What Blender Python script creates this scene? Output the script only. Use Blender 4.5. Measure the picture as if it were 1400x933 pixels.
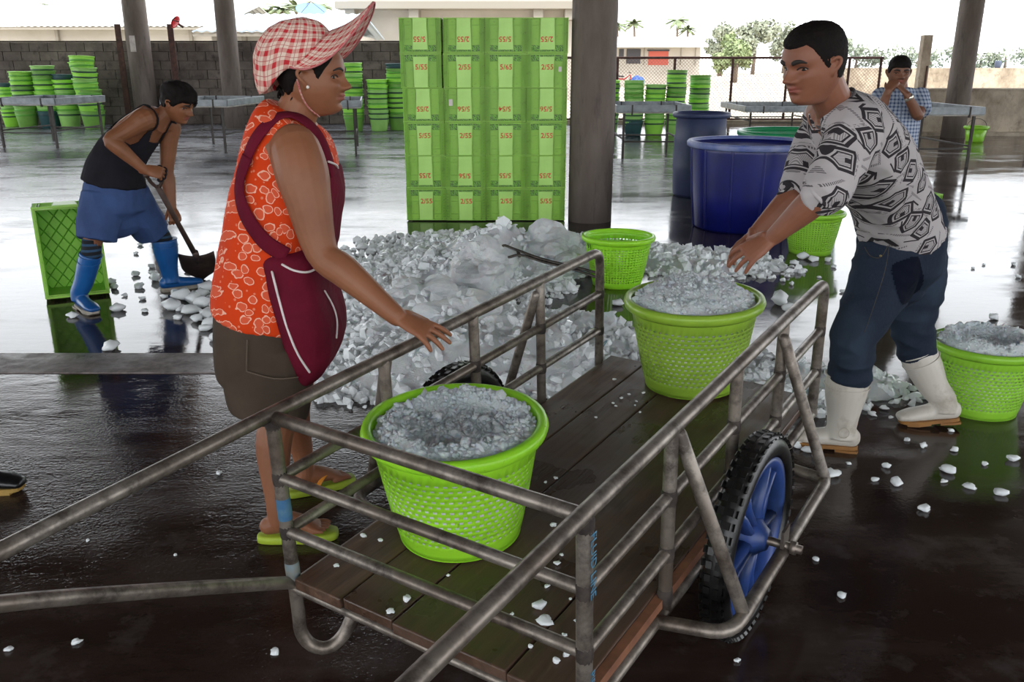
import bpy, bmesh, math, random
import numpy as np
from mathutils import Vector, Matrix, Euler, noise as mnoise
for o in list(bpy.data.objects): bpy.data.objects.remove(o)
SC = bpy.context.scene
COL = SC.collection
R = math.radians
random.seed(7)
RNG = np.random.RandomState(11)

# ---------------------------------------------------------------- camera
FPX, CX, CY, PITCH, CAMH = 1200.0, 700.0, 466.5, R(17.6), 1.5
cam = bpy.data.cameras.new('camera'); camo = bpy.data.objects.new('camera', cam)
COL.objects.link(camo); SC.camera = camo
cam.sensor_width = 36; cam.lens = FPX / 1400 * 36; cam.clip_end = 3000
camo.location = (0, 0, CAMH); camo.rotation_euler = (R(90) - PITCH, 0, 0)

# ---------------------------------------------------------------- world: bright hazy white sky
W = bpy.data.worlds.new('world'); SC.world = W; W.use_nodes = True
bg = W.node_tree.nodes['Background']
bg.inputs[0].default_value = (0.93, 0.965, 1.0, 1); bg.inputs[1].default_value = 1.0
sun = bpy.data.lights.new('sun', 'SUN'); suno = bpy.data.objects.new('sun', sun); COL.objects.link(suno)
sun.energy = .9; sun.angle = R(6); sun.color = (1, .95, .88); suno.rotation_euler = (R(32), R(22), 0)
SC.view_settings.view_transform = 'Standard'; SC.view_settings.look = 'None'
SC.view_settings.gamma = 1; SC.view_settings.use_curve_mapping = False
SC.view_settings.exposure = 1.82

# ---------------------------------------------------------------- point helpers (pixel of the photo -> point of the place)
_fw = Vector((0, math.cos(PITCH), -math.sin(PITCH))); _up = Vector((0, math.sin(PITCH), math.cos(PITCH)))
def ray(x, y): return _fw * FPX + Vector((1, 0, 0)) * (x - CX) + _up * (CY - y)
def G(x, y, z=0.0):
    d = ray(x, y); return Vector((0, 0, CAMH)) + d * ((z - CAMH) / d.z)
def P(x, y, Y):
    d = ray(x, y); return Vector((0, 0, CAMH)) + d * (Y / d.y)

# ---------------------------------------------------------------- materials
MATS = {}
def srgb(h):
    c = [int(h[i:i+2], 16) / 255 for i in (0, 2, 4)]
    return tuple((x / 12.92 if x <= .04045 else ((x + .055) / 1.055) ** 2.4) for x in c)
class NT:
    def __init__(s, name):
        s.m = bpy.data.materials.new(name); s.m.use_nodes = True; s.t = s.m.node_tree
        s.b = s.t.nodes['Principled BSDF']; s.o = s.t.nodes['Material Output']
        s.tc = s.n('ShaderNodeTexCoord'); MATS[name] = s.m
    def n(s, typ, **kw):
        nd = s.t.nodes.new(typ)
        for k, v in kw.items(): setattr(nd, k, v)
        return nd
    def put(s, sock, v):
        if hasattr(v, 'node') or isinstance(v, bpy.types.NodeSocket): s.t.links.new(v, sock)
        elif isinstance(v, (tuple, list)) and sock.type == 'RGBA': sock.default_value = tuple(v[:3]) + (1,)
        else: sock.default_value = v
    def math(s, op, a, b=0.0, c=None, clamp=False):
        nd = s.n('ShaderNodeMath', operation=op); nd.use_clamp = clamp
        s.put(nd.inputs[0], a); s.put(nd.inputs[1], b)
        if c is not None: s.put(nd.inputs[2], c)
        return nd.outputs[0]
    def mix(s, f, a, b, mode='MIX'):
        nd = s.n('ShaderNodeMix', data_type='RGBA', blend_type=mode)
        s.put(nd.inputs[0], f); s.put(nd.inputs[6], a); s.put(nd.inputs[7], b); return nd.outputs[2]
    def ramp(s, f, lo, hi):
        nd = s.n('ShaderNodeMapRange'); nd.clamp = True
        s.put(nd.inputs[0], f); nd.inputs[1].default_value = lo; nd.inputs[2].default_value = hi; return nd.outputs[0]
    def coord(s, scale=(1, 1, 1), rot=(0, 0, 0), loc=(0, 0, 0), src='Object'):
        nd = s.n('ShaderNodeMapping'); s.put(nd.inputs[0], s.tc.outputs[src])
        nd.inputs[1].default_value = loc; nd.inputs[2].default_value = rot; nd.inputs[3].default_value = scale; return nd.outputs[0]
    def noise(s, scale, detail=3, rough=.55, vec=None, out=0):
        nd = s.n('ShaderNodeTexNoise'); nd.inputs['Scale'].default_value = scale
        nd.inputs['Detail'].default_value = detail; nd.inputs['Roughness'].default_value = rough
        s.put(nd.inputs['Vector'], vec if vec is not None else s.tc.outputs['Object']); return nd.outputs[out]
    def voro(s, scale, vec=None, feature='F1', out='Distance', rnd=1.0):
        nd = s.n('ShaderNodeTexVoronoi', feature=feature); nd.inputs['Scale'].default_value = scale
        nd.inputs['Randomness'].default_value = rnd
        s.put(nd.inputs['Vector'], vec if vec is not None else s.tc.outputs['Object']); return nd.outputs[out]
    def sep(s, v):
        nd = s.n('ShaderNodeSeparateXYZ'); s.put(nd.inputs[0], v); return nd.outputs
    def bump(s, h, strength=.3, dist=.01):
        nd = s.n('ShaderNodeBump'); nd.inputs['Strength'].default_value = strength; nd.inputs['Distance'].default_value = dist
        s.put(nd.inputs['Height'], h); s.t.links.new(nd.outputs[0], s.b.inputs['Normal'])
    def translucent(s, col, f=.35):
        tr = s.n('ShaderNodeBsdfTranslucent'); mx = s.n('ShaderNodeMixShader'); s.put(tr.inputs[0], col); mx.inputs[0].default_value = f
        s.t.links.new(s.b.outputs[0], mx.inputs[1]); s.t.links.new(tr.outputs[0], mx.inputs[2]); s.t.links.new(mx.outputs[0], s.o.inputs[0])
    def set(s, **kw):
        for k, v in kw.items(): s.put(s.b.inputs[k.replace('_', ' ')], v)
        return s.m
def M(name, col, rough=.5, col2=None, nscale=8, metal=0., bump=None, lo=.35, hi=.65, stretch=(1, 1, 1), **kw):
    if name in MATS: return MATS[name]
    t = NT(name); c = srgb(col) if isinstance(col, str) else col
    v = t.coord(stretch)
    if col2:
        c2 = srgb(col2) if isinstance(col2, str) else col2
        base = t.mix(t.ramp(t.noise(nscale, 4, .6, v), lo, hi), c, c2)
    else: base = c
    t.set(Base_Color=base, Roughness=rough, Metallic=metal, **kw)
    if bump: t.bump(t.noise(bump[0], 4, .6, v), bump[1], bump[2] if len(bump) > 2 else .01)
    return t.m

# ---------------------------------------------------------------- mesh helpers
def tag(o, label=None, cat=None, group=None, kind=None):
    if label: o['label'] = label
    if cat: o['category'] = cat
    if group: o['group'] = group
    if kind: o['kind'] = kind
    return o
def empty(name, loc=(0, 0, 0), rot=(0, 0, 0), label=None, cat=None, group=None, kind=None):
    o = bpy.data.objects.new(name, None); COL.objects.link(o); o.empty_display_size = .1
    o.location = loc; o.rotation_euler = rot
    return tag(o, label, cat, group, kind)
def link(name, me, mat=None, parent=None, loc=None, rot=None, smooth=False):
    o = bpy.data.objects.new(name, me); COL.objects.link(o)
    if mat is not None and not me.materials:
        for m_ in (mat if isinstance(mat, (list, tuple)) else [mat]): me.materials.append(m_)
    if parent is not None: o.parent = parent
    if loc is not None: o.location = loc
    if rot is not None: o.rotation_euler = rot
    if smooth: smooth_me(me)
    return o
def smooth_me(me):
    me.polygons.foreach_set('use_smooth', [True] * len(me.polygons)); me.update()
class MB:
    """collects shapes into one mesh"""
    def __init__(s): s.v = []; s.f = []; s.mi = []; s.sm = []
    def add(s, v, f, mi=0, sm=False):
        n = len(s.v); s.v += [tuple(x) for x in v]
        for q in f: s.f.append(tuple(i + n for i in q)); s.mi.append(mi); s.sm.append(sm)
        return s
    def box(s, c, d, rot=None, mi=0, taper=1.0):
        hx, hy, hz = d[0] / 2, d[1] / 2, d[2] / 2
        vs = [Vector((sx * hx * (taper if sz > 0 else 1), sy * hy * (taper if sz > 0 else 1), sz * hz)) for sz in (-1, 1) for sx, sy in ((-1, -1), (1, -1), (1, 1), (-1, 1))]
        if rot is not None:
            m = rot if isinstance(rot, Matrix) else Euler(rot).to_matrix()
            vs = [m @ v for v in vs]
        c = Vector(c)
        return s.add([v + c for v in vs], [(3, 2, 1, 0), (4, 5, 6, 7), (0, 1, 5, 4), (1, 2, 6, 5), (2, 3, 7, 6), (3, 0, 4, 7)], mi)
    def bx(s, a, b, mi=0):
        return s.box([(a[i] + b[i]) / 2 for i in range(3)], [abs(b[i] - a[i]) for i in range(3)], mi=mi)
    def tube(s, pts, rads, seg=10, ref=None, mi=0, sub=1, caps=True, closed=False, dome=False, sm=True, exp=2.0):
        pts = [Vector(p) for p in pts]; n = len(pts)
        if not isinstance(rads, (list, tuple)) : rads = [rads] * n
        elif len(rads) == 2 and n != 2 and not isinstance(rads[0], (list, tuple)): rads = [tuple(rads)] * n
        rr = [(r, r) if not isinstance(r, (list, tuple)) else tuple(r) for r in rads]
        refs = ref if isinstance(ref, list) else [ref] * n
        if sub > 1:
            P2, R2, F2 = [], [], []
            rng = n if closed else n - 1
            for i in range(rng):
                g = (lambda k: k % n) if closed else (lambda k: max(0, min(n - 1, k)))
                p0, p1, p2, p3 = (pts[g(i + k)] for k in (-1, 0, 1, 2)); q0, q1, q2, q3 = (rr[g(i + k)] for k in (-1, 0, 1, 2))
                for j in range(sub):
                    t = j / sub
                    P2.append(cr(p0, p1, p2, p3, t)); R2.append(tuple(max(1e-4, cr(q0[k], q1[k], q2[k], q3[k], t)) for k in (0, 1)))
                    a, b = refs[g(i)], refs[g(i + 1)]
                    F2.append(None if a is None or b is None else Vector(a).lerp(Vector(b), t))
            if not closed: P2.append(pts[-1]); R2.append(rr[-1]); F2.append(refs[-1])
            pts, rr, refs = P2, R2, F2; n = len(pts)
        if dome and not closed:
            t0 = (pts[0] - pts[1]).normalized(); t1 = (pts[-1] - pts[-2]).normalized()
            ra, rb = min(rr[0]), min(rr[-1])
            pre = [(pts[0] + t0 * ra * math.sin(a), tuple(max(x - min(rr[0]) * (1 - math.cos(a)), 1e-4) for x in rr[0])) for a in (R(80), R(60), R(30))]
            post = [(pts[-1] + t1 * rb * math.sin(a), tuple(max(x - min(rr[-1]) * (1 - math.cos(a)), 1e-4) for x in rr[-1])) for a in (R(30), R(60), R(80))]
            pts = [p for p, _ in pre] + pts + [p for p, _ in post]; rr = [r for _, r in pre] + rr + [r for _, r in post]
            refs = [refs[0]] * 3 + refs + [refs[-1]] * 3; n = len(pts)
        V_ = []; prev = None
        for i in range(n):
            if closed: t = pts[(i + 1) % n] - pts[i - 1]
            else: t = pts[min(n - 1, i + 1)] - pts[max(0, i - 1)]
            if t.length < 1e-9: t = Vector((0, 0, 1))
            t.normalize()
            r_ = refs[i]
            if r_ is None:
                if prev is None: r_ = Vector((0, 0, 1)) if abs(t.z) < .9 else Vector((1, 0, 0))
                else: r_ = prev
            a = Vector(r_) - t * Vector(r_).dot(t)
            if a.length < 1e-6: a = t.orthogonal()
            a.normalize(); prev = a; b = t.cross(a)
            for k in range(seg):
                th = 2 * math.pi * k / seg; c_, s_ = math.cos(th), math.sin(th)
                if exp != 2.0:
                    c_ = math.copysign(abs(c_) ** (2 / exp), c_); s_ = math.copysign(abs(s_) ** (2 / exp), s_)
                V_.append(pts[i] + a * rr[i][0] * c_ + b * rr[i][1] * s_)
        F = []
        for i in range(n if closed else n - 1):
            j = (i + 1) % n
            for k in range(seg):
                l = (k + 1) % seg; F.append((i * seg + k, i * seg + l, j * seg + l, j * seg + k))
        if caps and not closed:
            F.append(tuple(range(seg))[::-1]); F.append(tuple((n - 1) * seg + k for k in range(seg)))
        return s.add(V_, F, mi, sm)
    def lathe(s, prof, seg=24, c=(0, 0, 0), mi=0, sm=True, capb=False, capt=False, M_=None):
        V_ = []; F = []; c = Vector(c)
        for r, z in prof:
            for k in range(seg):
                th = 2 * math.pi * k / seg; v = Vector((r * math.cos(th), r * math.sin(th), z))
                if M_ is not None: v = M_ @ v
                V_.append(v + c)
        for i in range(len(prof) - 1):
            for k in range(seg):
                l = (k + 1) % seg; F.append((i * seg + k, i * seg + l, (i + 1) * seg + l, (i + 1) * seg + k))
        if capb: F.append(tuple(range(seg))[::-1])
        if capt: F.append(tuple((len(prof) - 1) * seg + k for k in range(seg)))
        return s.add(V_, F, mi, sm)
    def rings(s, rings, mi=0, sm=True, caps=True):
        seg = len(rings[0]); F = []
        for i in range(len(rings) - 1):
            for k in range(seg):
                l = (k + 1) % seg; F.append((i * seg + k, i * seg + l, (i + 1) * seg + l, (i + 1) * seg + k))
        if caps: F.append(tuple(range(seg))[::-1]); F.append(tuple((len(rings) - 1) * seg + k for k in range(seg)))
        return s.add([v for r in rings for v in r], F, mi, sm)
    def mesh(s, name):
        me = bpy.data.meshes.new(name); me.from_pydata(s.v, [], s.f)
        me.polygons.foreach_set('material_index', s.mi); me.polygons.foreach_set('use_smooth', s.sm); me.update(); return me
    def build(s, name, mat, parent=None, loc=None, rot=None):
        return link(name, s.mesh(name), mat, parent, loc, rot)
def cr(a, b, c, d, t):
    return b + (c - a) * (.5 * t) + (a * 2.0 - b * 5.0 + c * 4.0 - d) * (.5 * t * t) + (b * 3.0 - a - c * 3.0 + d) * (.5 * t ** 3)
def bevel(o, w=.004, seg=2):
    m = o.modifiers.new('b', 'BEVEL'); m.width = w; m.segments = seg; m.limit_method = 'ANGLE'; return o
def copy_tree(o, parent=None):
    c = o.copy(); COL.objects.link(c); c.parent = parent
    for ch in o.children: copy_tree(ch, c)
    return c
def text_mesh(txt, size, name='print'):
    cu = bpy.data.curves.new('t', 'FONT'); cu.body = txt; cu.size = size; cu.align_x = 'CENTER'; cu.align_y = 'CENTER'; cu.resolution_u = 2
    cu.offset = size * .012
    ob = bpy.data.objects.new('t', cu); COL.objects.link(ob)
    dg = bpy.context.evaluated_depsgraph_get(); me = bpy.data.meshes.new_from_object(ob.evaluated_get(dg))
    bpy.data.objects.remove(ob); bpy.data.curves.remove(cu); me.name = name; return me
def blob(rad, seed, sq=(1, 1, 1), jit=.25, sub=1):
    bm = bmesh.new(); bmesh.ops.create_icosphere(bm, subdivisions=sub, radius=1)
    rg = random.Random(seed)
    off = Vector((rg.random() * 50, rg.random() * 50, rg.random() * 50))
    for v in bm.verts:
        k = 1 + jit * 2 * mnoise.noise(v.co * 1.3 + off)
        v.co = Vector((v.co.x * sq[0] * k * rad, v.co.y * sq[1] * k * rad, v.co.z * sq[2] * k * rad))
    vs = [v.co.copy() for v in bm.verts]; fs = [tuple(v.index for v in f.verts) for f in bm.faces]; bm.free(); return vs, fs
# ================================================================ SETTING
def mk_floor_mat():
    t = NT('wet_floor')
    v = t.coord()
    big = t.ramp(t.noise(.55, 4, .6, v), .42, .60)
    mid = t.ramp(t.noise(2.3, 5, .65, t.coord((.6, 1.5, 1))), .40, .62)
    pits = t.voro(22, v)
    fine = t.noise(70, 3, .6, v)
    base = t.mix(mid, srgb('2a1d18'), srgb('3c302b'))
    base = t.mix(t.math('MULTIPLY', t.ramp(t.noise(5, 5, .7, v), .55, .75), .6), base, srgb('585050'))
    wet = t.math('MULTIPLY', big, .75)
    wp = t.sep(t.tc.outputs['Object'])     # standing water near the cart and on the sea side, only damp cement further back
    damp = t.math('MULTIPLY', t.ramp(wp[1], 7.5, 12.5), t.math('SUBTRACT', 1.0, t.ramp(wp[0], 1.0, 4.5)))
    damp = t.math('MULTIPLY', damp, t.ramp(t.noise(.9, 5, .65, t.coord((.5, 1.3, 1))), .25, .5))
    base = t.mix(t.math('MULTIPLY', damp, .8), base, srgb('6a6d75'))
    rough = t.math('MULTIPLY_ADD', t.math('MULTIPLY', mid, t.math('SUBTRACT', 1.0, wet)), .20, .035)
    rough = t.math('MULTIPLY_ADD', damp, .2, rough)
    t.set(Base_Color=base, Roughness=rough, IOR=1.36)
    rip = t.noise(6, 2, .5, t.coord((1, 2.2, 1)))
    rip2 = t.noise(28, 3, .6, t.coord((.7, 1.6, 1)))
    calm = t.math('SUBTRACT', 1.0, t.math('MULTIPLY', t.math('MAXIMUM', t.ramp(wp[0], .2, 1.6), t.math('MULTIPLY', t.ramp(wp[1], 3.6, 4.6), .85)), .82))
    h = t.math('MULTIPLY', t.math('ADD', t.math('MULTIPLY', rip, .30), t.math('MULTIPLY', rip2, .12)), calm)
    speck = t.math('MULTIPLY', t.math('MULTIPLY', fine, .34), t.math('MULTIPLY', t.math('SUBTRACT', 1.05, big), calm))
    pit = t.math('MULTIPLY', t.math('LESS_THAN', pits, .2), -.4)
    pit = t.math('MULTIPLY', pit, t.math('GREATER_THAN', t.noise(9, 2, .5, v), .52))
    h = t.math('ADD', t.math('ADD', h, speck), pit)
    t.bump(h, .5, .012)
    return t.m
FLOOR = mk_floor_mat()
def plane_grid(name, x0, x1, y0, y1, z, mat, kind='structure'):
    o = MB().bx((x0, y0, z - .15), (x1, y1, z)).build(name, mat); return tag(o, kind=kind)
tag(plane_grid('floor', -26, 26, -11, 23.4, 0, FLOOR), 'wet dark concrete floor of the open fish market hall', 'floor')
SAND = M('sand', 'b8ad9a', .9, 'cabfae', .35, bump=(3, .3, .05))
tag(plane_grid('floor_outside', -260, 260, 23.4, 150, -.06, SAND), 'pale sunlit sandy yard beyond the fence', 'ground')
WATER = M('sea', '8fa3a8', .12, bump=(1.5, .1, .05))
tag(MB().bx((-600, 150, -.3), (600, 700, -.12)).build('floor_sea', WATER), 'pale calm water far beyond the yard', 'water', kind='structure')
tag(MB().bx((-200, -120, -.2), (200, -11, -.06)).build('floor_forecourt', SAND), 'pale yard on the open side of the hall', 'ground', kind='structure')
tag(MB().bx((-260, -11, -.2), (-26, 23.4, -.06)).build('floor_side', SAND), 'pale yard beside the open hall', 'ground', kind='structure')
tag(MB().bx((26, -11, -.2), (260, 23.4, -.06)).build('floor_side.001', SAND), 'pale yard on the sea side of the hall', 'ground', kind='structure')
# roof over the hall
ROOFM = M('roof_underside', '6a6a6c', .7, '59565a', 2)
def build_roof():
    r = empty('ceiling', (0, 0, 6.8), label='dark sheet roof high over the market floor', cat='roof', kind='structure')
    MB().bx((-24, -9.5, 0), (24, 22.3, .12)).build('roof_sheet', ROOFM, r)
    steel = M('roof_steel', '4b4a4c', .55)
    for x in range(-21, 22, 6): MB().bx((x - .06, -9.4, -.22), (x + .06, 22.2, -.002)).build('rafter', steel, r)
    for y in range(-8, 22, 3): MB().bx((-23.8, y - .04, -.32), (23.8, y + .04, -.222)).build('purlin', steel, r)
build_roof()
# drain strip across the floor (dry raised concrete band)
t = NT('drain_concrete')
t.set(Base_Color=t.mix(t.ramp(t.noise(14, 5, .7), .4, .65), srgb('857b78'), srgb('5c524f')), Roughness=t.ramp(t.noise(3, 4, .6), .2, .8))
t.bump(t.noise(60, 4, .7), .4, .006)
g0, g1 = G(0, 511), G(0, 484)
ds = tag(MB().bx((-7, g0.y, -.1), (-.35, g1.y, .006)).build('trim_1', t.m), 'dry grey concrete drain strip crossing the wet floor', 'drain strip', kind='structure'); bevel(ds, .004)

# ---------------------------------------------------------------- pillars
t = NT('pillar_concrete')
n1 = t.noise(2.2, 5, .65, t.coord((1, 1, .25)))
base = t.mix(t.ramp(n1, .35, .65), srgb('5c5048'), srgb('786d66'))
base = t.mix(t.math('MULTIPLY', t.ramp(t.noise(7, 5, .7, t.coord((1.2, 1.2, .2))), .55, .72), .7), base, srgb('3a312c'))
t.set(Base_Color=base, Roughness=.75); t.bump(t.noise(30, 5, .65), .35, .01)
PIL = t.m
def pillar(px, py, rad, label, z1=6.66):
    g = G(px, py); e = empty('pillar', (g.x, g.y, 0), label=label, cat='pillar', group='round concrete pillars holding up the roof')
    MB().lathe([(rad, 0), (rad, 1.2), (rad * .995, 2.6), (rad, 4), (rad, z1)], 40, capb=True, capt=True).build('shaft', PIL, e)
    for z in (2.45, 4.9):
        MB().lathe([(rad + .001, z - .012), (rad + .003, z), (rad + .001, z + .012)], 40).build('form_joint', PIL, e)
    return e
pillar(806, 301, .215, 'dark round concrete pillar beside the stack of green crates')
pillar(203, 172, .275, 'round concrete pillar behind the shovelling person, with a pale poster scrap')
e = bpy.data.objects['pillar.001']
pts = []
for k in range(7):
    a = R(-112 + k * 5); pts.append((math.cos(a) * .277, math.sin(a) * .277))
m = MB()
m.add([(x, y, z) for z in (1.75, 2.12) for x, y in pts], [(i, i + 1, i + 8, i + 7) for i in range(6)], sm=True).build('poster_scrap', M('paper', 'c9c2bd', .8, 'a89c98', 9), e)
pillar(322, 176, .225, 'round concrete pillar standing by the block wall near the checked cap')
pillar(1302, 188, .235, 'round concrete pillar beside the low plastered wall')
pillar(1440, 203, .24, 'round concrete pillar past the low wall, mirrored in the wet floor')

# ---------------------------------------------------------------- block wall (left) : each block is a piece
def block_wall():
    wl = empty('wall_back', (0, 23.05, 0), label='weathered grey concrete block wall behind the bucket stacks', cat='wall', kind='structure')
    t = NT('block'); inf = t.n('ShaderNodeObjectInfo')
    n = t.noise(1.6, 5, .65, src_world(t))
    base = t.mix(t.ramp(n, .35, .65), srgb('4c443f'), srgb('7d736b'))
    base = t.mix(t.math('MULTIPLY', inf.outputs['Random'], .45), base, srgb('5b524b'))
    base = t.mix(t.math('MULTIPLY', t.ramp(t.noise(4, 5, .7, src_world(t)), .55, .7), .75), base, srgb('2c2725'))
    t.set(Base_Color=base, Roughness=.9); t.bump(t.noise(25, 4, .7), .5, .01)
    MB().bx((-15.2, .02, 0), (0.2, .16, 1.965)).build('mortar_core', M('mortar', '3b3430', .95, '524842', 3), wl)
    bw, bh, n_c = .46, .2195, 9
    vs = MB().bx((-bw / 2 + .008, -.035, .006), (bw / 2 - .008, .1, bh - .006)).mesh('block'); vs.materials.append(t.m)
    for r in range(n_c):
        for i in range(33):
            o = link('block', vs, None, wl, (-15 + i * bw + (r % 2) * bw / 2, RNG.uniform(-.006, .006), .01 + r * bh))
    MB().bx((-15.2, -.05, 1.986), (0.2, .17, 2.02)).build('coping', MATS['mortar'], wl)
def src_world(t):
    g = t.n('ShaderNodeNewGeometry'); return g.outputs['Position']
block_wall()
RUST = M('rusty_iron', '5a3b33', .8, '3d2924', 9)
for px, lab in ((160, 'rusty iron angle post standing before the block wall, bare top'), (232, 'rusty iron angle post carrying the red dish')):
    p = P(px, 33, 22.45)
    m = MB().bx((-.07, -.012, 0), (.07, .012, p.z)).bx((-.012, .0121, 0), (.012, .12, p.z))
    tag(m.build('iron_post', RUST, None, (p.x, 22.45, 0)), lab, 'post')
def dish(px, py, Y, r, label, mat, tilt, z0=None):
    c = P(px, py, Y); e = empty('satellite_dish', c, tilt, label, 'dish')
    prof = [(r * k / 8, .22 * r * (k / 8) ** 2) for k in range(0, 9)]; prof[0] = (.002, 0)
    pr = prof + [(x, y - .012) for x, y in prof[::-1]]
    MB().lathe(pr, 28).build('reflector', mat, e)
    MB().tube([(0, 0, -.02), (0, 0, -.2)], .03, 8).build('mount', RUST, e)
    for k in range(3):
        a = k * 2.09; MB().tube([(r * .9 * math.cos(a), r * .9 * math.sin(a), .2 * r), (0, 0, r * .75)], .012, 6).build('feed_arm', RUST, e)
    return e
dish(241, 31, 22.4, .155, 'small red satellite dish on top of an iron post', M('red_plastic', 'e0262e', .4), (R(62), 0, R(-35)))

# ---------------------------------------------------------------- low plastered wall (right)
t = NT('plaster')
n = t.noise(1.3, 6, .7, t.coord((1, 1, .6)))
base = t.mix(t.ramp(n, .35, .62), srgb('8a7c6b'), srgb('c0b3a0'))
base = t.mix(t.math('MULTIPLY', t.ramp(t.noise(5, 6, .7), .52, .7), .6), base, srgb('5f5245'))
t.set(Base_Color=base, Roughness=.92); t.bump(t.noise(20, 5, .7), .4, .015)
wr = empty('wall_right', (0, 0, 0), label='low stained plastered wall on the sea side', cat='wall', kind='structure')
xa = P(1203, 150, 19.6).x
o = MB().bx((xa, 19.5, 0), (21, 19.72, .93)).build('wall_body', t.m, wr)
bevel(MB().bx((xa - .02, 19.47, .931), (21.02, 19.75, .98)).build('wall_cap', t.m, wr), .01)
MB().bx((xa, 19.3, -.02), (21, 19.499, .07)).build('wall_plinth', t.m, wr)
for x in (11.2, 14.3): MB().bx((x - .01, 19.494, .06), (x + .01, 19.4999, .92)).build('crack_joint', M('dark_joint', '3c342d', .9), wr)
e = empty('concrete_post', P(1249, 186, 20.6) * 1, label='square concrete post with chipped top behind the person in checked shirt', cat='post'); e.location.z = 0
zt = P(1249, 48, 20.6).z
bevel(MB().bx((-.1, -.1, -.05), (.1, .1, zt)).build('shaft', t.m, e), .012)
MB().bx((-.12, -.12, zt - .62), (.12, .12, zt - .56)).build('band', t.m, e)
MB().bx((.03, -.125, .3), (.06, -.1, zt - .65)).build('iron_strap', RUST, e)

# ---------------------------------------------------------------- chain link fence
def fence():
    Y = 23.2; zt = P(1000, 79, Y).z; x0 = .4; x1 = P(1206, 100, Y).x
    e = empty('chain_link_fence', (0, Y, 0), label='rusty chain link fence between hall and sandy yard', cat='fence')
    for px in (844, 922, 1001, 1076, 1152, 1160, 1203):
        x = P(px, 100, Y).x; MB().tube([(x, 0, -.1), (x, 0, zt)], .034, 8).build('post', RUST, e)
    MB().tube([(x0, 0, zt), (x1, 0, zt)], .03, 8).build('top_rail', RUST, e)
    MB().tube([(x0, 0, .12), (x1, 0, .12)], .022, 8).build('bottom_rail', RUST, e)
    for px in (1113, 1156):
        pass
    m = MB(); H = zt - .12; st = .085; k = x0 - H
    r = .0042
    while k < x1:
        for sg in (1, -1):
            a = Vector((k, 0, .12)) if sg > 0 else Vector((k + H, 0, .12)); b = Vector((k + H, 0, zt)) if sg > 0 else Vector((k, 0, zt))
            def cl(p, q):
                if p.x < x0: p = p.lerp(q, (x0 - p.x) / (q.x - p.x))
                elif p.x > x1: p = p.lerp(q, (x1 - p.x) / (q.x - p.x))
                return p
            if max(a.x, b.x) <= x0 or min(a.x, b.x) >= x1: continue
            a2, b2 = cl(a, b), cl(b, a)
            m.tube([a2, b2], r, 4, caps=False, sm=False)
        k += st
    tag(m.build('wire_mesh', M('fence_wire', '7a5b50', .7), e), kind='stuff')
fence()
MB().bx((.3, 23.05, -.05), (P(1206, 100, 23.2).x, 23.35, .1)).build('trim_2', MATS['plaster'])
tag(bpy.data.objects['trim_2'], 'low plastered kerb under the chain link fence', 'kerb', kind='structure')

# ---------------------------------------------------------------- far buildings
WHITE = M('white_render', 'b9b3aa', .9, 'aaa49a', .5)
LEDGE = M('pale_ledge', '8f897f', .9)
def house_right():
    Y = 62; a = P(838, 92, Y); b = P(968, 50, Y); zr = P(900, 49, Y).z; ze = P(900, 61, Y).z
    e = empty('house', (a.x, Y, -.06), label='low white house with pale roof beyond the chain link fence', cat='building')
    w = b.x - a.x; m = MB().bx((0, 0, 0), (w * .93, 8, ze + .06)); m.build('wall', WHITE, e)
    roof = M('pale_roof', 'c2bdb6', .6, 'b2aca4', 1.5)
    rv = [(-1, -1.2, ze + .05), (w * .97, -1.2, ze + .05), (w * 1.02, 4, zr + .1), (-1, 4, zr + .1), (w * .97, 9.2, ze + .05), (-1, 9.2, ze + .05)]
    rv += [(x, y, z - .18) for x, y, z in rv]
    MB().add(rv, [(0, 1, 2, 3), (3, 2, 4, 5), (9, 8, 7, 6), (11, 10, 8, 9), (0, 6, 7, 1), (5, 4, 10, 11), (1, 7, 8, 2), (2, 8, 10, 4), (0, 3, 9, 6), (3, 5, 11, 9)]).build('roof', roof, e)
    dark = M('dark_opening', '3a3a40', .6); sh = M('red_shutter', 'b4574a', .7)
    def rect(nm, x0, x1, y0, y1, mt, d=.06):
        p, q = P(x0, y1, Y), P(x1, y0, Y); return MB().bx((p.x - a.x, -d, p.z + .06), (q.x - a.x, .02, q.z + .06)).build(nm, mt, e)
    rect('doorway', 856, 876, 67, 87, dark); rect('window', 846, 853, 67, 79, dark); rect('shutter', 886, 914, 70, 89, sh); rect('shutter_box', 885, 915, 68, 70, dark, .12)
    for x in (880, 930, 950): rect('wall_pier', x, x + 1.6, 62, 89, LEDGE, .1)
house_right()
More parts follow.
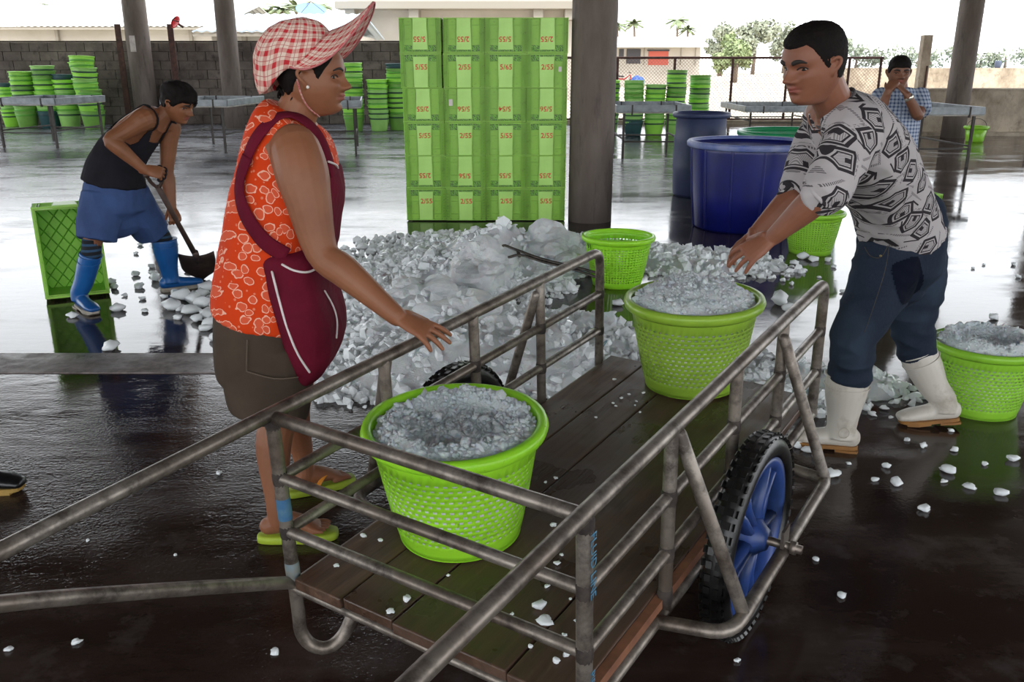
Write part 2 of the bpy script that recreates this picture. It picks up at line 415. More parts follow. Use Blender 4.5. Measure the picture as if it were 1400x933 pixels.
def car():
    p = P(851, 89, 56); e = empty('parked_motorbike', (p.x, 56, -.06), label='parked motorbike before the white house doorway', cat='motorbike')
    rub = M('rubber_far', '2a2a2c', .8)
    for x in (-.62, .62):
        MB().tube([(x + .3 * math.cos(k * .5236), 0, .3 + .3 * math.sin(k * .5236)) for k in range(12)], .045, 8, closed=True).build('wheel', rub, e)
    MB().tube([(-.62, 0, .3), (-.3, 0, .62), (.15, 0, .6), (.5, 0, .85), (.62, 0, .3)], .06, 8).build('frame', M('bike_red', 'a03a35', .4), e)
    MB().tube([(-.65, 0, .78), (-.3, 0, .78), (.1, 0, .76)], (.05, .12), 8, ref=Vector((0, 0, 1))).build('seat', rub, e)
    MB().tube([(.42, -.3, 1.0), (.5, 0, .95), (.42, .3, 1.0)], .02, 6).build('handlebar', rub, e)
    p = P(872, 88, 55); e = empty('blue_tarpaulin', (p.x, 55, -.06), label='crumpled blue tarpaulin bundle before the white house', cat='tarpaulin')
    vs, fs = blob(.26, 4, (1.3, .8, 1.0), .35, 3); vs = [(x, y, max(0, z + .3) * 1.5) for x, y, z in vs]
    MB().add(vs, fs, sm=True).build('bundle', M('blue_tarp', '3a5fae', .5), e)
car()
def building_left():
    Y = 40; a = P(478, 70, Y); b = P(790, 70, Y); zs = P(600, 12, Y).z; zt = P(600, -30, Y).z
    e = empty('market_building', (a.x, Y, -.06), label='large white building with projecting concrete ledge behind the block wall', cat='building')
    w = b.x - a.x
    MB().bx((0, 0, 0), (w, 12, zt)).build('wall', WHITE, e)
    MB().bx((-.3, -1.3, zs), (w + .3, .02, zs + .28)).build('ledge', LEDGE, e)
    for px in (484, 569, 735, 777): x = P(px, 20, Y).x - a.x; MB().bx((x - .2, -1.1, zs - .42), (x + .2, .02, zs - .001)).build('bracket', LEDGE, e)
    x1 = P(500, 70, Y).x - a.x
building_left()
def shed(px0, px1, pye, pyr, Y, label, mat, wallm, depth=9):
    a = P(px0, pye, Y); b = P(px1, pye, Y); ze = a.z + .06; zr = P(px0, pyr, Y + depth / 2).z + .06
    e = empty('shed', (a.x, Y, -.06), label=label, cat='building'); w = b.x - a.x
    MB().bx((.3, .5, 0), (w - .3, depth - .5, ze)).build('wall', wallm, e)
    n = max(8, int(w / .3)); m = MB(); V_ = []; F = []
    for i in range(2 * n + 1):
        x = w * i / (2 * n); dz = .05 * (i % 2)
        V_ += [(x, -.4, ze + dz), (x, depth / 2, zr + dz), (x, depth + .4, ze + dz)]
    for i in range(2 * n): F += [(3 * i, 3 * i + 3, 3 * i + 4, 3 * i + 1), (3 * i + 1, 3 * i + 4, 3 * i + 5, 3 * i + 2)]
    o = m.add(V_, F).build('roof', mat, e); s = o.modifiers.new('s', 'SOLIDIFY'); s.thickness = .05
    MB().bx((0, -.35, ze - .16), (w, -.3, ze - .06)).build('eave_beam', LEDGE, e)
    for k in range(5): MB().bx((w * (k + .5) / 5 - .07, .3, 0), (w * (k + .5) / 5 + .07, .499, ze - .05)).build('post', LEDGE, e)
ROOFB = M('blue_white_roof', 'a3b4c4', .5, 'b9c4cc', .8); ROOFW = M('white_roof', 'c0c0bc', .5, 'aeb4b6', .8)
shed(268, 470, 43, 20, 29.5, 'open shed with pale blue corrugated roof behind the block wall', ROOFB, WHITE)
shed(-160, 302, 36, 8, 44, 'long shed with bleached white corrugated roof past the wall', ROOFW, WHITE, 14)
dish(425, 17, 39, .62, 'large blue mesh satellite dish above the corrugated shed roof', M('blue_mesh', '6f93c4', .6), (R(25), R(10), 0))
MB().tube([(0, 0, 0), (0, 0, 3.4)], .05, 8)
# sea wall and buoys at the far right
t0 = P(1175, 118, 34); 
sw = MB().bx((P(1130, 110, 34).x, 34, -.1), (40, 34.5, P(1300, 93, 34).z)).build('trim_3', MATS['plaster']); tag(sw, 'pale sun-bleached sea wall beyond the low wall', 'sea wall', kind='structure')
for px, py, Y, c, lab in ((1265, 94, 33.9, 'blue', 'small dark blue barrel standing by the sea wall'), (1365, 90, 33.9, 'red', 'small dark box on the sea wall')):
    p = P(px, py, Y); e = tag(MB().lathe([(.01, 0), (.1, 0), (.115, .05), (.115, .2), (.1, .26), (.01, .26)], 14).build('barrel', M('far_' + c, '4a5468', .6), None, (34.2 * p.x / Y, 34.25, P(1300, 93, 34).z)), lab, 'barrel')

# ---------------------------------------------------------------- trees and palms
LEAF = M('far_leaf', '6f7d55', .8, '93a072', 3); LEAF2 = M('casuarina', '7d8270', .85, '9aa08c', 2); BARK = M('bark', '6f6256', .9)
PALM = M('palm_leaf', '5f6b4d', .8, '7f8a66', 2)
def palm(px, pyb, pyt, Y, label):
    b = P(px, pyb, Y); top = P(px, pyt, Y); e = empty('palm_tree', (b.x, Y, -.06), label=label, cat='palm tree', group='palms beyond the yard')
    h = top.z + .06; MB().tube([(0, 0, 0), (.15, 0, h * .5), (0, 0, h)], [.22, .16, .12], 8, sub=3).build('trunk', BARK, e)
    rg = random.Random(px); L = h * .2 + 1.2
    for k in range(18):
        a = k * 2.4; up = rg.uniform(-.35, .9); m = MB(); prev = None
        V_ = []; F = []
        for j in range(7):
            t = j / 6; d = L * t; z = up * d * .7 - .9 * t * t * L * .5; w = .28 * L * math.sin(min(1, t * 1.15 + .12) * math.pi) * .35
            c = Vector((math.cos(a) * d, math.sin(a) * d, h + z)); s_ = Vector((-math.sin(a), math.cos(a), 0)) * w
            V_ += [c - s_ - Vector((0, 0, w * .5)), c, c + s_ - Vector((0, 0, w * .5))]
            if j: n = 3 * j; F += [(n - 3, n - 2, n + 1, n), (n - 2, n - 1, n + 2, n + 1)]
        m.add(V_, F, sm=True).build('frond', PALM, e)
palm(866, 60, 31, 110, 'thin palm tree standing alone behind the white house'); palm(924, 60, 27, 105, 'taller palm of a pair over the white house roof')
palm(939, 60, 39, 115, 'shorter palm of a pair over the white house roof'); palm(843, 60, 34, 105, 'palm tree half hidden by the dark pillar')
for px, py in ((388, 12), (408, 8), (372, 16), (440, 6), (85, 12)):
    palm(px, 60, py, {388: 75, 408: 95, 372: 110, 440: 125, 85: 80}[px], {388: 'middle palm of the group above the corrugated shed', 408: 'tallest palm above the corrugated shed', 372: 'low palm above the corrugated shed', 440: 'palm top beside the white ledge building', 85: 'lone palm top over the bleached roof'}[px])
def tree(px, pyb, pyt, wpx, Y, label, leafm, n=900, seed=1):
    b = P(px, pyb, Y); h = P(px, pyt, Y).z + .06; rw = (P(px + wpx / 2, pyt, Y).x - b.x)
    e = empty('tree', (b.x, Y, -.06), label=label, cat='tree', group='hazy trees beyond the yard')
    rg = np.random.RandomState(seed); MB().tube([(0, 0, 0), (.1, 0, h * .35), (0, 0, h * .8)], [.3, .22, .08], 8).build('trunk', BARK, e)
    V_ = []; F = []
    cl = [(rg.uniform(-.7, .7) * rw, rg.uniform(-.6, .6) * rw, h * rg.uniform(.35, .85), rw * rg.uniform(.25, .45)) for _ in range(14)]
    for i in range(n):
        c = cl[rg.randint(len(cl))]; d = rg.normal(size=3); d /= np.linalg.norm(d)
        p = np.array(c[:3]) + d * c[3] * rg.uniform(.6, 1.05); s_ = rw * .085 * rg.uniform(.6, 1.5)
        u = rg.normal(size=3); u /= np.linalg.norm(u); w = np.cross(u, d); w /= np.linalg.norm(w) + 1e-6
        k = len(V_); V_ += [tuple(p - u * s_), tuple(p + w * s_ * .6), tuple(p + u * s_), tuple(p - w * s_ * .6)]; F.append((k, k + 1, k + 2, k + 3))
    tag(MB().add(V_, F).build('foliage', leafm, e), kind='stuff')
tree(1005, 82, 46, 70, 75, 'round bright green tree beside the white house', LEAF, 2400, 3)
for i, (px, pt, w) in enumerate(((985, 24, 60), (1030, 18, 70), (1072, 26, 60), (1105, 40, 60), (1140, 52, 60))):
    tree(px, 84, pt, w, 112 + i * 16, ['tall hazy casuarina closest to the white house', 'tallest hazy casuarina of the row', 'hazy casuarina sloping down behind the leaning person', 'smaller hazy casuarina beyond the fence', 'last low hazy casuarina of the row'][i], LEAF2, 2200, 20 + i)
for i, px in enumerate(range(1170, 1420, 34)):
    tree(px, 86, 60 + (i * 7) % 12, 52, 165, 'low hazy tree of the distant shoreline wood', LEAF2, 500, 40 + i)
for i, px in enumerate((20, 1395)):
    pass
# ================================================================ CRATES
GRN = NT('crate_green'); _t = GRN
_inf = _t.n('ShaderNodeObjectInfo')
_b = _t.mix(_t.ramp(_t.noise(3, 4, .6), .35, .7), srgb('b2e660'), srgb('a4da54'))
_b = _t.mix(_t.math('MULTIPLY', _inf.outputs['Random'], .35), _b, srgb('98ca66'))
_b = _t.mix(_t.math('MULTIPLY', _t.ramp(_t.noise(18, 5, .7), .58, .75), .45), _b, srgb('4f7a35'))
CRATE = _t.set(Base_Color=_b, Roughness=.42); _t.translucent(_b, .3)
LAB = M('crate_panel_green', 'b6e67a', .4, 'acdc70', 5)
REDP = M('red_print', 'd8261c', .6)
t = NT('crate_hatch')
v = t.voro(70, None, 'DISTANCE_TO_EDGE'); base = t.mix(t.math('LESS_THAN', v, .09), srgb('35561f'), srgb('7cbb42'))
HATCH = t.set(Base_Color=base, Roughness=.5)
CW, CD, CH = .389, .60, .312
def crate_parts():
    """crate standing upright, mouth up, base centre at origin, end face at -Y"""
    e = {}
    w, d, h = CW / 2, CD / 2, CH; th = .006
    m = MB(); i_ = .017
    m.bx((-w + i_, -d + i_, 0), (w - i_, d - i_, th))
    for s in (-1, 1):
        m.bx((s * (w - i_), -d + i_, th), (s * (w - i_ - th), d - i_, h - .004)); m.bx((-w + i_ + th, s * (d - i_), th), (w - i_ - th, s * (d - i_ - th), h - .004))
    e['shell'] = m.mesh('shell')
    m = MB()
    for z0, z1 in ((h - .012, h), (0, .01)):
        m = MB()
        m.bx((-w, -d, z0), (w, -d + .014, z1)); m.bx((-w, d - .014, z0), (w, d, z1)); m.bx((-w, -d + .014, z0), (-w + .014, d - .014, z1)); m.bx((w - .014, -d + .014, z0), (w, d - .014, z1))
        e['rim' if z0 else 'foot_rim'] = m.mesh('rim' if z0 else 'foot_rim')
    m = MB()
    for s in (-1, 1):                       # end faces: ribs
        y0, y1 = sorted((s * (d - .001), s * (d - i_)))
        for x in (-w + .004, -w + .03, -w + .045, w - .045, w - .03, w - .004, -.072, .072):
            m.bx((x - .002, y0, .0101), (x + .002, y1, h - .0125))
        for z in (.06, .185): m.bx((-w + .045, y0, z), (-.075, y1, z + .004)); m.bx((.075, y0, z), (w - .045, y1, z + .004))
        for k in range(9): z = .03 + k * .028; m.bx((-w + .006, y0, z), (-w + .028, y1, z + .003)); m.bx((w - .028, y0, z), (w - .006, y1, z + .003))
    for s in (-1, 1):                       # long faces
        x0, x1 = sorted((s * (w - .001), s * (w - i_)))
        for k in range(9): y = -d + .03 + k * (CD - .06) / 8; m.bx((x0, y - .003, .0101), (x1, y + .003, h - .0125))
        for z in (.08, .2): m.bx((x0, -d + .03, z), (x1, d - .03, z + .004))
    e['rib'] = m.mesh('rib')
    m = MB(); ex = []
    for s in (-1, 1):
        y0, y1 = sorted((s * (d + .003), s * (d - .012))); m = MB()
        vs = [(-.064, y0, .006), (.064, y0, .006), (.070, y0, h - .03), (-.070, y0, h - .03), (-.064, y1, .006), (.064, y1, .006), (.070, y1, h - .03), (-.070, y1, h - .03)]
        m.add(vs, [(0, 1, 2, 3), (7, 6, 5, 4), (0, 4, 5, 1), (1, 5, 6, 2), (2, 6, 7, 3), (3, 7, 4, 0)])
        e['label_panel' + ('' if s < 0 else '_back')] = m.mesh('label_panel')
    m = MB()
    for s in (-1, 1):
        y0, y1 = sorted((s * (d - .0015), s * (d - i_)))
        if s > 0: continue
        e['hatched_band'] = MB().bx((-w + .047, y0, h - .07), (-.0745, y1, h - .0125)).mesh('hatched_band')
        e['hatched_band_b'] = MB().bx((.0745, y0, h - .07), (w - .047, y1, h - .0125)).mesh('hatched_band')
        e['hatched_band_c'] = MB().bx((-.069, y0, h - .0295), (.069, y1, h - .0125)).mesh('hatched_band')
    m = MB(); k = -.45                      # lattice on the bottom
    while k < .46:
        for sg in (1, -1):
            a = Vector((k, -d + .01, .0105)); L = (CD - .02) * .75; b = Vector((k + sg * L, d - .01, .0105))
            x0, x1 = -w + .015, w - .015
            def cl(p, q):
                if p.x < x0: return p.lerp(q, (x0 - p.x) / (q.x - p.x))
                if p.x > x1: return p.lerp(q, (x1 - p.x) / (q.x - p.x))
                return p
            if max(a.x, b.x) <= x0 or min(a.x, b.x) >= x1: continue
            m.tube([cl(a, b), cl(b, a)], (.003, .0045), 4, caps=False, sm=False)
        k += .075
    e['bottom_lattice'] = m.mesh('bottom_lattice')
    mats = dict(shell=CRATE, rim=CRATE, foot_rim=CRATE, rib=CRATE, label_panel=LAB, label_panel_back=LAB, hatched_band=HATCH, hatched_band_b=HATCH, hatched_band_c=HATCH, bottom_lattice=M('crate_rib_dark', '6cb32a', .5))
    for k_, me in e.items(): me.materials.append(mats[k_])
    return e
CP = crate_parts()
TXT = {}
def crate(loc, rot, label, txt=None, group=None):
    e = empty('fish_crate', loc, rot, label, 'crate', group)
    for k_, me in CP.items():
        o = link(me.name.split('.')[0], me, None, e)
        if k_ in ('rib', 'bottom_lattice'): tag(o, kind='stuff')
    if txt:
        if txt not in TXT: TXT[txt] = text_mesh(txt, .066); TXT[txt].materials.append(REDP)
        link('number_print', TXT[txt], None, e, (.006, -CD / 2 - .0045, CH * .60), (R(90), 0, 0))
    return e
rows = [['2/55', '2/55', '2/55', '5/55'], ['2/55', '5/56', '5/55', '2/55'], ['5/55', '2/55', '5/55', '2/55'], ['2/55', '5/56', '5/54', '5/56'], ['5/55', '2/55', '5/65', '2/55'], ['5/55', '2/55', '5/55', '2/55']]
colx = [G(583.5, 303).x, G(637.5, 303).x, G(691.5, 303).x, G(745.6, 303).x]
rown = ['bottom', 'second', 'third', 'fourth', 'fifth', 'top']; coln = ['outermost column', 'second column from open end', 'third column from open end', 'column beside pillar']
for r in range(6):
    for c in range(4):
        inv = r % 2 == 1
        x = colx[c] + RNG.uniform(-.002, .002) - (r > 3 and c < 1) * .015; y = 8.65 + CD / 2 + RNG.uniform(-.012, .012)
        crate((x, y, r * (CH + .003) + (CH if inv else 0) + .012), (0, R(180) if inv else 0, R(RNG.uniform(-.3, .3))),
              'green crate marked %s %sin %s tier, %s' % (rows[r][c], 'upside down ' if inv else '', rown[r], coln[c]), rows[r][c], 'green fish crates stacked beside the pillar')
for px, r, c in ((659, 3, 1), (769, 4, 3)):
    p = P(px, 142 if c == 1 else 103, 8.64)
    if 0: pass
# paper tags on two crates
cr1 = bpy.data.objects['fish_crate.013']; link('paper_tag', MB().box((.13, -CD / 2 - .004, .13), (.035, .002, .06)).mesh('paper_tag'), M('tag_paper', 'd9d2cc', .8), cr1)
cr2 = bpy.data.objects['fish_crate.019']; link('paper_tag', MB().box((.125, -CD / 2 - .004, .17), (.03, .002, .045)).mesh('paper_tag'), MATS['tag_paper'], cr2)
for i, c in enumerate(colx):   # dark pads under the stacks
    pass
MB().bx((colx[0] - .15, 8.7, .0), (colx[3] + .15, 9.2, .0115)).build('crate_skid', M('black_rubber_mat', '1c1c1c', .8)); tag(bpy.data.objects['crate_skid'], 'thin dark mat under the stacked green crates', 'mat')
# crate standing on end behind the shoveller, mouth towards the cart
a = G(64, 413); b = G(150, 404)
ang = math.atan2(b.y - a.y, b.x - a.x)
cx_ = (a + b) / 2 + Vector((-math.sin(ang), math.cos(ang), 0)) * CH / 2
e = crate((0, 0, 0), (0, 0, 0), 'empty bright green crate standing on its end behind the shovelling person')
# rotate: mouth (+Z) -> towards viewer, long side (Y) -> up
Mx = Matrix(((1, 0, 0), (0, 0, -1), (0, 1, 0)))
Rm = Matrix.Rotation(ang, 3, 'Z') @ Matrix.Rotation(R(3.0), 3, 'X').inverted() @ Mx
e.rotation_euler = Rm.to_euler(); ctr = Vector((cx_.x, cx_.y, CD / 2 + .006)); e.location = ctr - Rm @ Vector((0, 0, CH / 2)); e.location.z += .005

# ================================================================ BASKETS
def basket_mat(name, c1, c2):
    t = NT(name)
    b = t.mix(t.ramp(t.noise(5, 4, .6), .35, .7), srgb(c1), srgb(c2))
    b = t.mix(t.math('MULTIPLY', t.ramp(t.noise(40, 3, .7), .66, .74), .5), b, srgb('50701f'))
    t.translucent(b, .25)
    return t.set(Base_Color=b, Roughness=.28)
BG1 = basket_mat('basket_lime', 'b2f63e', 'a6f034'); BG2 = basket_mat('basket_green', 'a4e044', '96d43c'); BG3 = basket_mat('basket_olive', 'a8d048', '9ac440')
def basket_meshes(rt, rb, h, n, rows, stag=True, z0=.05, z1=.09):
    """perforated tub: wall with real holes, rolled rim, base"""
    def rad(z): return rb + (rt - rb) * (z / h) ** .85
    nn = 2 * n
    zs = [0, z0 * .5, z0]; hz = (h - z0 - z1); 
    for j in range(rows): zs += [z0 + hz * (j + .55) / rows, z0 + hz * (j + 1) / rows]
    zs += [h - z1 * .5, h]
    V_ = [(rad(z) * math.cos(math.pi * 2 * k / nn), rad(z) * math.sin(math.pi * 2 * k / nn), z) for z in zs for k in range(nn)]
    F = []
    for i in range(len(zs) - 1):
        j = (i - 2) // 2; hole_row = i >= 2 and i < 2 + 2 * rows and (i - 2) % 2 == 1
        for k in range(nn):
            if hole_row and (k + (j % 2 if stag else 0)) % 2 == 1: continue
            l = (k + 1) % nn; F.append((i * nn + k, i * nn + l, (i + 1) * nn + l, (i + 1) * nn + k))
    wall = MB().add(V_, F, sm=True).mesh('wall')
    rim = MB().lathe([(rt - .006, h - .03), (rt + .004, h - .034), (rt + .018, h - .024), (rt + .023, h - .008), (rt + .018, h + .006), (rt + .004, h + .010), (rt - .008, h + .004), (rt - .006, h - .03)], 64).mesh('rim')
    base = MB().lathe([(.002, .012), (rb - .02, .012), (rb - .001, .006), (rb + .002, 0), (rb - .012, -.0), (rb - .03, .005), (.002, .006)], 64).mesh('base')
    band = MB().lathe([(rad(z0 * .95) + .0005, z0 * .6), (rad(z0) + .006, z0 * .8), (rad(z0) + .0015, z0 * .97)], 64).mesh('band')
    return dict(wall=wall, rim=rim, base=base)
BM_A = basket_meshes(.235, .172, .335, 58, 13, z0=.04, z1=.072)
BM_B = basket_meshes(.232, .165, .338, 58, 14, stag=False, z0=.03, z1=.06)
def basket(meshes, loc, mat, label, rot=(0, 0, 0), scale=1.0, group='round perforated plastic baskets'):
    e = empty('plastic_basket', loc, rot, label, 'basket', group); e.scale = (scale,) * 3
    for k_, me in meshes.items():
        m2 = me.copy(); m2.materials.append(mat); o = link(k_, m2, None, e)
        if k_ == 'wall': s = o.modifiers.new('s', 'SOLIDIFY'); s.thickness = .005; s.offset = -1
    return e

# ================================================================ ICE
t = NT('ice_clear')
ICE = t.set(Base_Color=srgb('f4f8fa'), Roughness=.14, IOR=1.31, Transmission_Weight=.12)
t.bump(t.noise(60, 3, .6), .25, .004)
t = NT('ice_snow')
SNOW = t.set(Base_Color=t.mix(t.ramp(t.noise(9, 4, .6), .35, .65), srgb('f4f6f7'), srgb('dfe4e7')), Roughness=.38, Subsurface_Weight=.15, Subsurface_Scale=.05)
t.bump(t.noise(60, 6, .8), .9, .014)
CHUNKS = []
for s in range(14):
    rg = random.Random(s); v, f = blob(1, s + 3, (1.25, rg.uniform(.75, 1.1), rg.uniform(.45, .8)), .3, 1)
    CHUNKS.append((np.array(v), np.array(f)))
def scatter(pts, sizes, name, mat, rng, parent=None, loc=None, flat=.0):
    VV, FF, off = [], [], 0
    for p, s in zip(pts, sizes):
        v, f = CHUNKS[rng.randint(len(CHUNKS))]
        q = rng.normal(size=4); q /= np.linalg.norm(q); w, x, y, z = q
        Rm = np.array([[1 - 2 * (y * y + z * z), 2 * (x * y - z * w), 2 * (x * z + y * w)], [2 * (x * y + z * w), 1 - 2 * (x * x + z * z), 2 * (y * z - x * w)], [2 * (x * z - y * w), 2 * (y * z + x * w), 1 - 2 * (x * x + y * y)]])
        VV.append(v @ Rm.T * s + p); FF.append(f + off); off += len(v)
    VV = np.concatenate(VV); FF = np.concatenate(FF)
    me = bpy.data.meshes.new(name); me.vertices.add(len(VV)); me.vertices.foreach_set('co', VV.ravel())
    me.loops.add(FF.size); me.loops.foreach_set('vertex_index', FF.ravel()); me.polygons.add(len(FF))
    me.polygons.foreach_set('loop_start', np.arange(0, FF.size, 3)); me.polygons.foreach_set('loop_total', np.full(len(FF), 3)); me.update(calc_edges=True)
    smf = rng.rand(len(FF)) < (0 if name == 'ice_lumps' else 2); me.polygons.foreach_set('use_smooth', smf)
    return link(name, me, mat, parent, loc)
def fbm(x, y, s, o=4):
    return mnoise.fractal(Vector((x * s, y * s, 3.7)), .8, 2.1, o)
# heap height field, metres (positions on the floor)
BUMPS = []
def bump_at(px, py, h, rx, ry, z=None):
    g = G(px, py, h * .5); BUMPS.append((g.x, g.y, h, rx, ry))
for b in ((650, 345, .30, .45, .6), (570, 400, .26, .35, .35), (720, 335, .34, .55, .45), (640, 430, .30, .35, .35), (540, 450, .18, .35, .35), (790, 325, .26, .45, .35), (920, 340, .20, .5, .3), (980, 355, .15, .4, .22),
          (500, 500, .13, .35, .25), (590, 490, .22, .35, .25), (690, 470, .28, .4, .3), (760, 430, .24, .3, .25), (480, 400, .13, .4, .4), (520, 360, .12, .6, .4), (620, 325, .13, .6, .4), (850, 460, .12, .25, .16), (770, 490, .2, .3, .2),
          (1090, 500, .2, .25, .15), (1190, 510, .17, .16, .13), (1060, 520, .16, .3, .2), (1000, 480, .12, .25, .12)):
    bump_at(*b)
BKP = G(843, 388)
def smooth01(t):
    t = max(0., min(1., t)); return t * t * (3 - 2 * t)
def heap_h(x, y):
    h = -.035
    for bx, by, bh, rx, ry in BUMPS: h += bh * .55 * math.exp(-((x - bx) / rx) ** 2 - ((y - by) / ry) ** 2)
    d = math.hypot(x - BKP.x, y - BKP.y)      # the empty basket stands on bare floor
    return h if d > .34 else h - .4 * smooth01((.34 - d) / .12)
def build_heap():
    x0, x1, y0, y1, st = -1.7, 2.4, 3.0, 8.55, .03
    nx, ny = int((x1 - x0) / st), int((y1 - y0) / st)
    Z = np.zeros((ny, nx))
    for j in range(ny):
        for i in range(nx):
            x, y = x0 + i * st, y0 + j * st; b = heap_h(x, y)
            if b > -.03:
                n = fbm(x, y, 2.4); n2 = abs(mnoise.noise(Vector((x * 5.5, y * 5.5, 1.3)))); c = mnoise.cell(Vector((x * 3.1, y * 3.1, 0)))
                b = b + max(0, b) * (.5 * n + .4 * n2 - .1) + .012 * mnoise.noise(Vector((x * 22, y * 22, 0)))
            Z[j, i] = b
    V_ = [(x0 + i * st, y0 + j * st, max(Z[j, i], -.03)) for j in range(ny) for i in range(nx)]
    F = []
    for j in range(ny - 1):
        for i in range(nx - 1):
            if max(Z[j, i], Z[j, i + 1], Z[j + 1, i], Z[j + 1, i + 1]) > -.02: F.append((j * nx + i, j * nx + i + 1, (j + 1) * nx + i + 1, (j + 1) * nx + i))
    e = empty('ice_heap', (.3, 5.5, 0), label='great heap of crushed white ice spilled on the floor behind the cart', cat='ice', kind='stuff')
    me = bpy.data.meshes.new('packed_ice'); me.from_pydata(V_, [], F); me.update(); smooth_me(me)
    o = link('packed_ice', me, SNOW, e, (-.3, -5.5, 0)); tag(o, kind='stuff')
    rng = np.random.RandomState(5); pts, sz = [], []
    tries = 0
    while len(pts) < 6500 and tries < 90000:
        tries += 1; x = rng.uniform(x0, x1); y = rng.uniform(y0, y1 - .1)
        i, j = int((x - x0) / st), int((y - y0) / st); z = Z[min(j, ny - 1), min(i, nx - 1)]
        if z < -.025: continue
        if z > .10 and mnoise.noise(Vector((x * 2.3, y * 2.3, 9))) > .02 and rng.rand() < .88: continue
        s = rng.choice([.012, .018, .024, .032], p=[.35, .35, .2, .1]) * (1.15 if y < 5 else 1.25) * rng.uniform(.8, 1.2)
        pts.append((x, y, max(z, 0) + s * .25)); sz.append(s)
    o = scatter(pts, sz, 'ice_lumps', ICE, rng, e, (-.3, -5.5, 0)); tag(o, kind='stuff')
    # big frozen blocks in the heap
    for i, (px, py, h, s) in enumerate(((575, 388, .22, .17), (660, 350, .28, .20), (640, 420, .26, .17), (745, 325, .3, .18), (700, 452, .26, .16), (735, 490, .18, .12), (790, 345, .22, .15), (545, 445, .15, .13), (820, 440, .14, .12))):
        g = G(px, py, h - .05); v, f = blob(s, 60 + i, (1.1, .95, .72), .42, 4); v = [p_ + Vector((1, 1, 1)) * .0 + p_.normalized() * (.012 * mnoise.noise(p_ * 45) + .02 * abs(mnoise.noise(p_ * 22)) + .045 * abs(mnoise.noise(p_ * 9))) for p_ in v]
        o = MB().add(v, f, sm=False).build('frozen_block', SNOW, e, (g.x - .3, g.y - 5.5, max(.02, g.z - s * .45))); o.rotation_euler = (0, 0, i * 1.3)
build_heap()
def ice_fill(bk, rin, z, label, seed, dome=.035, scale=1.0, mound=0.0, n=420, chip=.012):
    e = empty('ice_fill', bk.location, bk.rotation_euler, label, 'ice', None, 'stuff'); e.scale = bk.scale
    rng = np.random.RandomState(seed); V_ = [(0, 0, 0)]; F = []; seg, nr = 72, 24
    def zz(r, a):
        x, y = r * math.cos(a), r * math.sin(a); k = r / rin
        return z + dome * (1 - k * k) + mound * math.exp(-((k - .78) / .16) ** 2) + .016 * mnoise.fractal(Vector((x * 14, y * 14, seed)), .9, 2, 4) - (.02 if k > .985 else 0)
    V_[0] = (0, 0, zz(0, 0))
    for i in range(1, nr + 1):
        for k in range(seg): a = 2 * math.pi * k / seg; r = rin * i / nr; V_.append((r * math.cos(a), r * math.sin(a), zz(r, a)))
    for k in range(seg):
        l = (k + 1) % seg; F.append((0, 1 + k, 1 + l))
        for i in range(nr - 1): F.append((1 + i * seg + k, 1 + (i + 1) * seg + k, 1 + (i + 1) * seg + l, 1 + i * seg + l))
    # sides follow the tub wall down
    for (rr, zb) in ((rin * .96, z - .06), (rin * .90, z - .16), (rin * .80, .05), (rin * .74, .016)):
        s0 = len(V_) - seg
        for k in range(seg): a = 2 * math.pi * k / seg; V_.append((rr * math.cos(a), rr * math.sin(a), zb))
        for k in range(seg): l = (k + 1) % seg; F.append((s0 + k, s0 + seg + k, s0 + seg + l, s0 + l))
    F.append(tuple(range(len(V_) - seg, len(V_))))
    o = MB().add(V_, F, sm=True).build('packed_ice', SNOW, e); tag(o, kind='stuff')
    pts, sz = [], []
    for _ in range(n):
        r = rin * math.sqrt(rng.rand()) * .97; a = rng.rand() * 6.283; s = chip * rng.uniform(.5, 1.5)
        if rng.rand() < .06: s *= 2.0
        pts.append((r * math.cos(a), r * math.sin(a), zz(r, a) + s * .2)); sz.append(s)
    tag(scatter(pts, sz, 'ice_chips', SNOW, rng, e), kind='stuff')
    return e
# baskets on the floor
g = G(843, 388); b_mid = basket(BM_B, (g.x, g.y, 0), BG1, 'empty bright lime basket standing at the ice heap, black mark under rim', scale=1.02)
g = G(1107, 345); basket(BM_B, (g.x, g.y, 0), BG2, 'empty green basket between blue vat and leaning person', scale=1.0)
g = G(1335, 558); b_r = basket(BM_A, (g.x, g.y, 0), BG2, 'green basket heaped with crushed ice behind white boots', scale=.93)
ice_fill(b_r, .224, .315, 'crushed ice piled with a raised ring in the basket behind the boots', 5, .01, mound=.06, n=1300, chip=.0065)
# black painted mark on the empty basket
me = text_mesh('91', .06, 'painted_mark'); me.materials.append(M('black_paint', '101010', .6))
a = R(-155); link('painted_mark', me, None, b_mid, (.2265 * math.cos(a), .2265 * math.sin(a), .285), (R(90 + 10), 0, a + R(90)))

